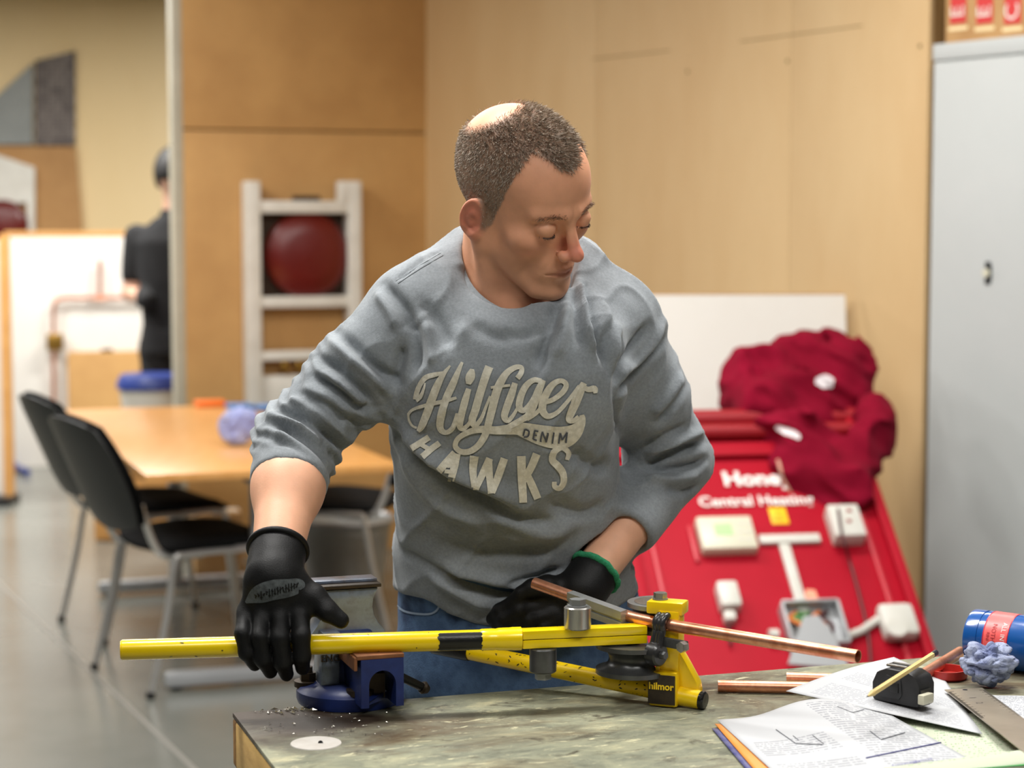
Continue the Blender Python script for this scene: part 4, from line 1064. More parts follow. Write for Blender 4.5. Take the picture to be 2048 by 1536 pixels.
# red lid, crumpled paper, blue tin
mat('red_plastic', (170, 40, 34), .35)
lp = Pz(1893, 1356, ZB)
o = MB().lathe([(0, .001), (.025, .001), (.0265, .003), (.0265, .013), (.0245, .013), (.0235, .004), (0, .004)], lp, n=36).build('screw_lid', 'red_plastic', loc=lp); tag(o, 'red plastic screw lid beside the crumpled blue paper', 'lid')
mat('blue_towel', (104, 114, 152), .95, c2=(158, 166, 190), c3=(84, 94, 136), scale=26)
crumple('crumpled_paper', Pz(1975, 1374, ZB + .0005), .031, 'blue_towel', 9, (1.15, .95, .85), 'crumpled blue paper towel in front of the blue tin', amp=.5, sub=5)
mat('tin_blue', (14, 78, 150), .22, c2=(18, 86, 160), scale=3, coat=.5); mat('tin_coral', (236, 92, 92), .35, c2=(240, 104, 100), scale=30); mat('tin_red', (206, 30, 40), .35); mat('tin_text', (160, 36, 44), .5)
rT = .037; tn0 = Pz(1942, 1345, ZB); 
ta = Vector((.78, -.62, 0)).normalized(); tin_o = W(1947, 1285, 2.60); tin_o.z = ZB + rT + .0003
tn = thing('paint_tin', tin_o + ta * .09 - UP * rT, 'blue metal tin with coral label lying at right edge', 'tin')
def band(n, x0, x1, r, m, bulge=False):
    return MB().lathe([(0, x0), (r - .001, x0), (r, x0 + .001), (r, x1 - .001), (r - .001, x1), (0, x1)], tin_o, ta, 48).build(n, m, tn)
MB().lathe([(0, .002), (rT * .85, .002), (rT * .9, 0), (rT * .985, .001), (rT, .004), (rT, .019), (rT * .975, .0195), (rT * .975, .0215), (rT, .022), (rT, .185), (rT * .97, .188), (0, .188)], tin_o, ta, 56).build('body', 'tin_blue', tn)
wrapA = MB().lathe([(rT + .0004, .030), (rT + .0004, .062), (rT + .0002, .0622), (rT + .0002, .0298)], tin_o, ta, 48).build('coral_label', 'tin_coral', tn)
MB().lathe([(rT + .0004, .092), (rT + .0004, .135), (rT + .0002, .135)], tin_o, ta, 48).build('red_label', 'tin_red', tn)
for x in (.0292, .0628): MB().lathe([(rT + .0005, x - .0006), (rT + .0007, x), (rT + .0005, x + .0006)], tin_o, ta, 48).build('label_line', 'tin_red', tn)
def tin_text(s, size, x, ang0, m, par):
    vs, fs = textmesh(s, size, 0.); u_ = (Vector((0, -1, 0)) - ta * Vector((0, -1, 0)).dot(ta)).normalized(); w_ = Vector((0, 0, 1)); w_ = (w_ - ta * w_.dot(ta)).normalized()
    out = []
    for q in vs:
        an = ang0 - q.x / rT; out.append(tin_o + ta * (x + q.y) + (u_ * math.cos(an) + w_ * math.sin(an)) * (rT + .0009))
    MB().add(out, fs).build('label_text', m, par, smooth=0)
tin_text('ALL INTE PA', .0085, .056, .25, 'print_white', wrapA); tin_text('NOTHE MU', .0085, .043, .2, 'tin_text', wrapA); tin_text('RINI', .006, .036, .3, 'tin_text', wrapA)
# steel ruler
mat('ruler_steel', (150, 140, 122), .36, metal=.75, c2=(164, 154, 136), scale=12, stretch=(1, 1, 1))
rc = [Pz(1889, 1381, ZB + .0065), Pz(1962, 1378, ZB + .006), Pz(2150, 1560, ZB + .008), Pz(2052, 1560, ZB + .008)]
rz = [ZB + .0035] * 4
rc = [Pz(1889, 1381, ZB + .0085), Pz(1964, 1377, ZB + .0085), Pz(2130, 1500, ZB + .02), Pz(2055, 1512, ZB + .02)]
ru = thing('steel_ruler', rc[0], 'wide worn steel ruler lying over papers at right', 'ruler')
rn_ = (rc[1] - rc[0]).cross(rc[3] - rc[0]).normalized(); rn_ = rn_ if rn_.z > 0 else -rn_
quad(MB(), rc, rn_, .0012).build('blade', 'ruler_steel', ru)
rux = (rc[1] - rc[0]).normalized(); ruy = (rc[3] - rc[0]).normalized(); Wd = (rc[1] - rc[0]).length
def rp(a, b): return rc[0] + rux * a * Wd + ruy * b + rn_ * .0013
MB().lathe([(0, 0), (.0032, 0), (.003, .0003), (0, .0003)], rp(.5, .008), rn_, 16).build('hanging_hole', 'cap_black', ru)
tk = MB()
for k in range(60):
    L = .004 if k % 5 else .008
    for s in (0, 1):
        a = rp(1 if s else 0, .015 + k * .0025); d = -rux if s else rux
        tk.hexa([a, a + d * L, a + d * L + ruy * .0004, a + ruy * .0004], [q + rn_ * .0002 for q in (a, a + d * L, a + d * L + ruy * .0004, a + ruy * .0004)])
o = tk.build('graduations', 'pencil_lead', ru, smooth=0); o['kind'] = 'stuff'
for (t_, a, b) in (('1', .42, .055), ('2', .42, .085)):
    vs, fs = textmesh(t_, .013, 0.); q0 = rp(a, b); MB().add([q0 + ruy * q.x - rux * q.y * -1 + rn_ * .0003 for q in vs], fs).build('numeral', 'pencil_lead', ru, smooth=0)

# ================================================================ the man at the bench
def A(v): return np.array(v, float)
NB = A(W(1012, 600, 2.545)); NT = A(W(1022, 470, 2.50))
RS = A(W(830, 632, 2.52)); RE = A(W(592, 880, 2.50)); RW = A(W(549, 1140, 2.328))
LS = A(W(1222, 645, 2.585)); LE = A(W(1343, 922, 2.69)); LWr = A(W(1180, 1158, 2.555))
TROWS = [(545, 915, 1155, 2.55, .058), (590, 860, 1205, 2.545, .078), (650, 800, 1255, 2.54, .102), (740, 778, 1246, 2.545, .120), (830, 782, 1238, 2.565, .124),
         (920, 790, 1236, 2.59, .119), (1020, 789, 1240, 2.63, .117), (1120, 787, 1262, 2.68, .122), (1200, 789, 1284, 2.71, .126), (1290, 795, 1290, 2.72, .125), (1380, 800, 1290, 2.73, .12)]
def rows3(rows, grow=0.):
    Z, X, Y, AA, BB = [], [], [], [], []
    for (py, l, r, d, b) in rows:
        c = W((l + r) / 2, py, d); Z.append(c.z); X.append(c.x); Y.append(c.y); AA.append((r - l) / 2 / FPX * d + grow); BB.append(b + grow)
    o = np.argsort(Z); return [np.array(q)[o] for q in (Z, X, Y, AA, BB)]
def s_stack(p, R3, z0, z1, pw=2.35, k=.02):
    Z, X, Y, AA, BB = R3; z = p[:, 2]
    cx = np.interp(z, Z, X); cy = np.interp(z, Z, Y); a = np.interp(z, Z, AA); b = np.interp(z, Z, BB)
    u = np.abs(p[:, 0] - cx); v = np.abs(p[:, 1] - cy)
    k0 = ((u / a) ** pw + (v / b) ** pw) ** (1 / pw) + 1e-9
    d = (k0 - 1) * np.minimum(a, b) * np.clip(np.sqrt(u * u + v * v) / (k0 * np.minimum(a, b)), 1, 1.6) ** .5
    d = smax(d, z - z1, k); return smax(d, z0 - z, k)
T3 = rows3(TROWS); T3s = rows3(TROWS, -.035)
# head frame
def head_frame(yaw, pit, rol):
    y, p_, r = map(math.radians, (yaw, pit, rol))
    F = A((math.sin(y) * math.cos(p_), -math.sin(p_), math.cos(y) * math.cos(p_)))
    U = A((math.sin(y) * math.sin(p_), math.cos(p_), math.cos(y) * math.sin(p_))); L0 = A((math.cos(y), 0, -math.sin(y)))
    Lx = L0 * math.cos(r) + U * math.sin(r); U2 = U * math.cos(r) - L0 * math.sin(r)
    C = np.stack([A(CR), A(CU), -A(CF)], 1)               # camera basis (right, up, towards)
    return np.stack([C @ Lx, C @ F, C @ U2], 1)           # columns: left, forward, up of the head
HR = head_frame(47, 27, 18); HO = A(W(1052, 398, 2.46)); HS = .96
def to_head(p): return (p - HO) @ HR / HS * 1000.         # world -> head mm
def from_head(q): return (np.asarray(q, float) * HS / 1000.) @ HR.T + HO
def sdf_head_local(q):
    X = q.copy(); ax = np.abs(q[:, 0]); M_ = np.stack([ax, q[:, 1], q[:, 2]], 1)      # mirrored
    d = s_ell(q, (0, -18, 36), (75, 97, 84))
    d = smin(d, s_ell(q, (0, 30, 36), (60, 54, 58)), 22)
    d = smin(d, s_ell(q, (0, 24, -28), (57, 56, 74)), 22)
    d = smin(d, s_ell(M_, (41, 48, -24), (22, 24, 19)), 14)                 # cheekbones
    d = smin(d, s_cap(M_, (52, -8, -48), (22, 60, -98), 16, 14), 20)         # jaw
    d = smin(d, s_cap(M_, (58, -6, -20), (52, -8, -50), 12, 14), 18)
    d = smin(d, s_ell(q, (0, 72, -101), (22, 15, 15)), 12)                   # chin
    d = smin(d, s_ell(q, (0, 64, -66), (32, 24, 30)), 14)                    # mouth barrel
    d = smin(d, s_cap(M_, (9, 83, 15), (44, 66, 17), 9.5, 7), 12)            # brow ridge
    d = smax(d, -s_ell(M_, (31, 95, -2), (19, 17, 13)), 11)                  # sockets
    d = smin(d, s_cap(q, (0, 80, 10), (0, 101, -30), 6.5, 8.5), 9)           # nose bridge
    d = smin(d, s_ell(q, (0, 105, -35), (10, 10, 9)), 6)
    d = smin(d, s_ell(M_, (11.5, 93, -39), (7.5, 10, 7.5)), 5)               # alae
    d = smax(d, -s_ell(M_, (6.5, 98, -47), (3.2, 4, 4)), 2.5)                # nostrils
    d = smin(d, s_ell(M_, (31, 73, -2), (14.5, 13.5, 12.5)), 3)              # closed lids over eyes
    cr = np.abs(np.linalg.norm(M_ - A((31, 73, -2)), axis=1) - 14)
    d = d - 1.3 * np.exp(-((M_[:, 2] + 9.5 - .002 * (M_[:, 0] - 31) ** 2) / 1.6) ** 2) * np.exp(-((M_[:, 0] - 31) / 11) ** 4) * (q[:, 1] > 70)   # lid edge
    d = d + 1.2 * np.exp(-((M_[:, 2] - 6.5 + .012 * (M_[:, 0] - 31) ** 2) / 1.5) ** 2) * np.exp(-((M_[:, 0] - 31) / 13) ** 4) * (q[:, 1] > 66)      # lid crease
    up = np.minimum(s_cap(M_, (0, 87.5, -63.5), (11, 85, -63.5), 4.6, 4.2), s_cap(M_, (11, 85, -63.5), (23, 76, -67.5), 4.2, 2.2))
    lo = np.minimum(s_cap(M_, (0, 85, -73), (11, 83, -72.5), 5.2, 4.6), s_cap(M_, (11, 83, -72.5), (21, 76, -69), 4.6, 2.4))
    d = smin(d, up, 4); d = smin(d, lo, 4)
    ml = np.minimum(s_cap(M_, (0, 91, -68), (12, 88, -67.8), 2.0, 1.8), s_cap(M_, (12, 88, -67.8), (25, 78, -69), 1.8, 1.3))
    d = smax(d, -ml, 1.2)
    d = d + .9 * np.exp(-((q[:, 2] + 55) / 7) ** 2 - (q[:, 0] / 3.) ** 2) * (q[:, 1] > 70)
    # nasolabial fold
    d = d + 1.0 * np.exp(-(s_cap(M_, (17, 88, -42), (30, 74, -66), 0.) / 3.2) ** 2)
    # temples slightly hollow
    d = d + 3.0 * np.exp(-(np.linalg.norm((M_ - A((66, 40, 22))) / A((16, 20, 22)), axis=1)) ** 2)
    # ears
    t = math.radians(16); Re = np.array(Matrix.Rotation(-t, 3, 'X') @ Matrix.Rotation(math.radians(22), 3, 'Z'))
    e = s_ell(M_, (77, -16, -14), (5.5, 17.5, 29), Re); e = smin(e, s_ell(M_, (75, -10, -36), (6.5, 9.5, 11), Re), 6)
    qe = (M_ - A((77, -16, -14))) @ Re
    rim = np.sqrt((qe[:, 1] / 17) ** 2 + ((qe[:, 2]) / 28) ** 2)
    e = e + 3.4 * np.exp(-((rim - .62) / .17) ** 2) * (qe[:, 0] > -1) * (qe[:, 2] > -16) - 1.3 * np.exp(-((rim - .95) / .12) ** 2)
    e = smax(e, -s_ell(M_, (84, -8, -18), (7, 7, 9)), 3)
    d = smin(d, e, 4.5)
    return d
def sdf_headneck(p):
    q = to_head(p); d = sdf_head_local(q) * .001 * HS
    n = s_cap(p, NB + A((0, .012, -.06)), NB, .072, .062); n = smin(n, s_cap(p, NB, NT + A((.0, .018, .0)), .060, .054), .02)
    lo = from_head(np.array([[0, -35, -30]]))[0]
    n = smin(n, s_cap(p, NB, lo, .058, .05), .02)
    # sternomastoid and throat
    a = from_head(np.array([[-62, -18, -38]]))[0]; n = smin(n, s_cap(p, a, NB + A((-.01, -.045, -.02)), .012, .013), .016)
    b = from_head(np.array([[0, 28, -84]]))[0]; n = smin(n, s_cap(p, b, NB + A((.012, -.035, -.01)), .012, .028), .02)
    return smin(d, n, .009)
def sdf_foreR(p):
    e_ = RW - fRd * .036; d = s_cap(p, RE, RE * .62 + RW * .38, .034, .040); d = smin(d, s_cap(p, RE * .62 + RW * .38, e_, .040, .031), .03)
    return smin(d, s_cap(p, RS, RE, .034, .032), .02)
def sdf_foreL(p):
    e_ = LWr - fLd * .02; d = s_cap(p, LE, LE * .6 + LWr * .4, .033, .0345); d = smin(d, s_cap(p, LE * .6 + LWr * .4, e_, .0345, .028), .03)
    return smin(d, s_cap(p, LS, LE, .034, .032), .02)
fRd = (RW - RE) / np.linalg.norm(RW - RE); fLd = (LWr - LE) / np.linalg.norm(LWr - LE)
HIPR = A(W(930, 1330, 2.75)); HIPL = A(W(1150, 1330, 2.75))
KNR = A((HIPR[0] - .02, HIPR[1] + .0, .47)); KNL = A((HIPL[0] + .02, HIPL[1] + .02, .47)); ANR = A((KNR[0] - .02, KNR[1] + .06, .07)); ANL = A((KNL[0] + .02, KNL[1] + .1, .07))
def sdf_core(p):
    d = s_stack(p, T3s, .80, NB[2] - .02)
    for h, k, a in ((HIPR, KNR, ANR), (HIPL, KNL, ANL)):
        d = smin(d, s_cap(p, h, k, .078, .055), .03); d = smin(d, s_cap(p, k, a, .053, .036), .02)
    return d
parts = []
v1, f1 = isosurf(sdf_headneck, A((-.13, 2.30, NB[2] - .12)), A((.15, 2.70, 1.70)), .0021); v1 = relax(v1, f1, 1, .4); parts.append((v1, f1))
v2, f2 = isosurf(sdf_foreR, np.minimum(RS, np.minimum(RE, RW)) - .07, np.maximum(RS, np.maximum(RE, RW)) + .07, .004); parts.append((v2, f2))
v3, f3 = isosurf(sdf_foreL, np.minimum(LS, np.minimum(LE, LWr)) - .07, np.maximum(LS, np.maximum(LE, LWr)) + .07, .004); parts.append((v3, f3))
v4, f4 = isosurf(sdf_core, (-.32, 2.4, .0), (.35, 2.98, 1.5), .011); parts.append((v4, f4))
bv = np.concatenate([q[0] for q in parts]); off = np.cumsum([0] + [len(q[0]) for q in parts]); bf = np.concatenate([q[1] + o_ for q, o_ in zip(parts, off)])
PB0 = Vector((float(HIPR[0] + HIPL[0]) / 2, float(HIPR[1]), 0.))
def skin_mat(name):
    m = bpy.data.materials.new(name); m.use_nodes = True; nt = m.node_tree; N = nt.nodes; L = nt.links; b = N['Principled BSDF']
    at = N.new('ShaderNodeVertexColor'); at.layer_name = 'Col'
    tc = N.new('ShaderNodeTexCoord'); n = N.new('ShaderNodeTexNoise'); n.inputs['Scale'].default_value = 55; n.inputs['Detail'].default_value = 6; L.new(tc.outputs['Object'], n.inputs['Vector'])
    mr = N.new('ShaderNodeMapRange'); mr.inputs[3].default_value = .86; mr.inputs[4].default_value = 1.12; L.new(n.outputs['Fac'], mr.inputs[0])
    mx = N.new('ShaderNodeMix'); mx.data_type = 'RGBA'; mx.blend_type = 'MULTIPLY'; mx.inputs[0].default_value = 1; L.new(at.outputs['Color'], mx.inputs[6]); L.new(mr.outputs[0], mx.inputs[7])
    L.new(mx.outputs[2], b.inputs['Base Color']); b.inputs['Roughness'].default_value = .5; b.inputs['Specular IOR Level'].default_value = .4
    b.inputs['Subsurface Weight'].default_value = .12; b.inputs['Subsurface Radius'].default_value = (.008, .003, .0015); b.inputs['Subsurface Scale'].default_value = 1.
    n2 = N.new('ShaderNodeTexNoise'); n2.inputs['Scale'].default_value = 420; L.new(tc.outputs['Object'], n2.inputs['Vector']); bu = N.new('ShaderNodeBump'); bu.inputs['Strength'].default_value = .12; bu.inputs['Distance'].default_value = .001
    L.new(n2.outputs['Fac'], bu.inputs['Height']); L.new(bu.outputs[0], b.inputs['Normal'])
    MATS[name] = m
skin_mat('skin')
man = npmesh('person', bv, bf, 'skin', loc=PB0)
tag(man, 'man in grey long sleeved top bending a copper tube at the bench', 'person')
# skin tints and hair mask
def hair_mask(q):
    phi = np.degrees(np.arctan2(np.abs(q[:, 0]), q[:, 1] + 5)); z = q[:, 2]
    n = (vnoise(q, .16, 5) - .5)
    low = np.interp(phi, [0, 12, 24, 36, 48, 58, 66, 74, 80, 88, 96, 112, 125, 180], [72, 76, 86, 94, 82, 54, 22, -4, -24, -28, -2, 2, -38, -52]) + n * 9
    m = np.clip((z - low) / 7 + .5, 0, 1) * (q[:, 2] > -60) * np.clip((phi - 0) + 1, 0, 1)
    bald = np.linalg.norm((q - A((-16, -62, 100))) / A((38, 44, 42)), axis=1)
    m = m * np.clip((bald - .78) / .35, 0, 1)
    ear = np.linalg.norm((np.stack([np.abs(q[:, 0]), q[:, 1], q[:, 2]], 1) - A((80, -18, -14))) / A((9, 24, 34)), axis=1)
    m = m * np.clip((ear - .85) / .2, 0, 1) * (np.abs(q[:, 0]) < 78)
    return m
q = to_head(bv); inhead = np.arange(len(bv)) < off[1]
base = A(lin((232, 168, 132))[:3]); red = A(lin((206, 106, 92))[:3]); hairc = A(lin((132, 114, 97))[:3]); lipc = A(lin((176, 92, 82))[:3]); pale = A(lin((232, 182, 152))[:3])
colr = np.tile(base, (len(bv), 1))
def blend(c, w): 
    global colr
    w = np.clip(w, 0, 1)[:, None]; colr = colr * (1 - w) + c * w
aq = np.stack([np.abs(q[:, 0]), q[:, 1], q[:, 2]], 1); hw = inhead.astype(float)
blend(red, hw * .75 * np.exp(-(np.linalg.norm((aq - A((0, 104, -32))) / A((16, 20, 18)), axis=1)) ** 2))
blend(red, hw * .6 * np.exp(-(np.linalg.norm((aq - A((80, -14, -14))) / A((14, 24, 34)), axis=1)) ** 4))
blend(red, hw * .22 * np.exp(-(np.linalg.norm((aq - A((46, 62, -34))) / A((20, 22, 18)), axis=1)) ** 2))
blend(lipc, hw * .8 * np.exp(-(np.linalg.norm((aq - A((0, 88, -68))) / A((21, 14, 6.5)), axis=1)) ** 4))
stub = np.clip((-44 - q[:, 2]) / 18, 0, 1) * np.clip((q[:, 2] + 118) / 14, 0, 1) * np.clip((q[:, 1] + 10) / 30, 0, 1)
blend(A(lin((176, 128, 104))[:3]), hw * .35 * stub)
hm = hair_mask(q) * hw
blend(hairc, hm * .78)
blend(pale, (1 - hw) * .5)
ca = man.data.color_attributes.new('Col', 'FLOAT_COLOR', 'POINT'); ca.data.foreach_set('color', np.concatenate([colr, np.ones((len(bv), 1))], 1).ravel().astype(np.float32))

# hair, eyebrows and lashes: short tapered strands
def strands(name, P, D, L, w, m, par):
    n = len(P); side = np.cross(D, np.random.normal(size=(n, 3))); side /= np.maximum(np.linalg.norm(side, axis=1), 1e-9)[:, None]
    a = P + side * w[:, None]; b = P - side * w[:, None]; t = P + D * L[:, None]; mid = P + D * (L * .55)[:, None] + np.random.normal(size=(n, 3)) * (L * .06)[:, None]
    V_ = np.stack([a, b, mid - side * w[:, None] * .8, t, mid + side * w[:, None] * .8], 1).reshape(-1, 3); k = np.arange(n)[:, None] * 5
    F_ = [[int(x) for x in r] for r in (k + np.array([[0, 1, 2, 3, 4]]))]
    return npmesh(name, V_, F_, m, par, smooth=False)
mat('hair_brown', (146, 130, 112), .5, c2=(178, 162, 144), c3=(112, 97, 82), scale=160, detail=3)
mat('brow_dark', (70, 50, 42), .6)
mat('brow_brown', (140, 106, 82), .6)
v1n = vnormals(v1, f1); q1 = to_head(v1); m1_ = hair_mask(q1)
fcen = v1[f1].mean(1); fa_ = np.linalg.norm(np.cross(v1[f1[:, 2]] - v1[f1[:, 0]], v1[f1[:, 3]] - v1[f1[:, 1]]), axis=1)
wgt = fa_ * m1_[f1].mean(1) ** 1.5; NS = 26000
pick = np.random.choice(len(f1), NS, p=wgt / wgt.sum()); bw = np.random.dirichlet((1, 1, 1, 1), NS)
P = (v1[f1[pick]] * bw[:, :, None]).sum(1); Nn = (v1n[f1[pick]] * bw[:, :, None]).sum(1); qp_ = to_head(P)
top = np.clip((qp_[:, 2] - 40) / 55, 0, 1); fwd = HR[:, 1]; dwn = -HR[:, 2]
comb = top[:, None] * (fwd * 1.0 + HR[:, 0] * -.25) + (1 - top)[:, None] * (dwn * .9 - fwd * .15)
D = Nn * (.55 + .25 * top)[:, None] + comb * .9 + np.random.normal(size=(NS, 3)) * .22
D /= np.linalg.norm(D, axis=1)[:, None]
Ls = (.0035 + .0075 * top) * np.random.uniform(.6, 1.15, NS) * np.interp(qp_[:, 2], [-50, 0, 30], [.35, .7, 1.])
strands('hair', P - Nn * .0004, D, Ls, np.random.uniform(.00022, .00042, NS), 'hair_brown', man)
def brow(sgn, n=200):
    t = np.random.beta(1.3, 1.3, n); x = 11 + t * 38; y0 = 86 - .010 * (x - 10) ** 2 * .9; z = 15 + 4.5 * np.sin(t * 2.4) - 4 * t + np.random.normal(size=n) * (2.6 - 1.3 * t)
    Q = np.stack([sgn * x, np.full(n, 130.), z], 1); out = Q.copy()
    for k in range(60):                                    # march onto the face surface
        d = sdf_head_local(out); out[:, 1] -= np.clip(d, -2, 6) * .7
    P = from_head(out); D = HR[:, 0] * sgn * 1.0 + HR[:, 1] * .35
    D = D[None] + HR[:, 2][None] * (.7 - 1.1 * t)[:, None] + np.random.normal(size=(n, 3)) * .15; D /= np.linalg.norm(D, axis=1)[:, None]
    return P, D
for s in (-1, 1):
    P, D = brow(s); strands('eyebrow', P, D, np.random.uniform(.004, .007, len(P)), np.full(len(P), .0002), 'brow_brown', man)
def lash(sgn, n=110):
    x = 20 + np.random.rand(n) * 23; z = -9.8 + .002 * (x - 31) ** 2 + np.random.normal(size=n) * .3
    out = np.stack([sgn * x, np.full(n, 110.), z], 1)
    for k in range(60): d = sdf_head_local(out); out[:, 1] -= np.clip(d, -2, 5) * .7
    D = HR[:, 1][None] * .8 - HR[:, 2][None] * .75 + HR[:, 0][None] * (sgn * (x - 31) / 26)[:, None]; D /= np.linalg.norm(D, axis=1)[:, None]
    return from_head(out), D
for s in (-1, 1):
    P, D = lash(s); strands('eyelashes', P, D, np.random.uniform(.002, .004, len(P)), np.full(len(P), .00025), 'brow_dark', man)

# ---------------------------------------------------------------- long sleeved top
Cc = A(W(1028, 548, 2.535)); cl = A((.95, .06, -.30)); cl /= np.linalg.norm(cl); cf = A((.10, -.74, -.66)); cf = cf - cl * (cf @ cl); cf /= np.linalg.norm(cf); cnn = np.cross(cl, cf)
if cnn[2] < 0: cnn = -cnn
RA, RBf = .074, .088
fRd = (RW - RE) / np.linalg.norm(RW - RE); fLd = (LWr - LE) / np.linalg.norm(LWr - LE)
cutR = RE + fRd * .085; cutL = LE + fLd * .14
HEMz = W(1030, 1205, 2.60).z
def sdf_shirt0(p):
    d = s_stack(p, T3, HEMz - .2, W(1000, 520, 2.54).z, k=.05)
    d = smin(d, s_ell(p, A(W(930, 735, 2.505)), (.085, .06, .075)), .05); d = smin(d, s_ell(p, A(W(1105, 735, 2.505)), (.085, .06, .075)), .05)   # chest
    d = smin(d, s_cap(p, A(W(948, 525, 2.565)), RS + A((.01, 0, .0)), .050, .060), .045)
    d = smin(d, s_cap(p, A(W(1140, 545, 2.585)), LS + A((-.01, 0, .0)), .050, .060), .045)
    m = RS * .5 + RE * .5
    a = s_cap(p, RS, m, .063, .056); a = smin(a, s_cap(p, m, RE, .055, .052), .03); a = smin(a, s_cap(p, RE, RE + fRd * .11, .053, .048), .02)
    a = smax(a, (p - cutR) @ fRd, .006)
    d = smin(d, a, .03)
    m = LS * .5 + LE * .5
    a = s_cap(p, LS, m, .064, .058); a = smin(a, s_cap(p, m, LE, .058, .053), .03); a = smin(a, s_cap(p, LE, LE + fLd * .18, .053, .041), .025)
    a = smax(a, (p - cutL) @ fLd, .006)
    d = smin(d, a, .03)
    # hem: lower at the front centre
    hz = HEMz - .022 * np.exp(-((p[:, 0] - .0) / .12) ** 2) * (p[:, 1] < 2.68) + .01 * np.sin(p[:, 0] * 38)
    d = smax(d, hz - p[:, 2], .008)
    # neck opening
    r = p - Cc; u = r @ cl; v = r @ cf; n = r @ cnn
    hole = np.maximum((np.sqrt((u / RA) ** 2 + (v / RBf) ** 2) - 1) * .07, -.03 - n)
    d = smax(d, -hole, .008)
    # hollow the sleeve ends and the hem
    d = smax(d, -np.maximum(s_cap(p, RE, RE + fRd * .2, .0425), -((p - cutR) @ fRd + .005)), .003)
    d = smax(d, -np.maximum(s_cap(p, LE, LE + fLd * .25, .0365, .031) - .001, -((p - cutL) @ fLd + .008)), .003)
    return d
sv, sf = isosurf(sdf_shirt0, (-.40, 2.28, .86), (.36, 2.86, 1.50), .0037)
sv = relax(sv, sf, 2, .5)
def bvh(v, f): return BVHTree.FromPolygons([tuple(q) for q in v], [tuple(int(i) for i in q) for q in f])
def cast(B, px, py):
    h = B.ray_cast(CAMP, ray(px, py).normalized()); return (A(h[0]), A(h[1])) if h[0] is not None else (None, None)
SB = bvh(sv, sf)
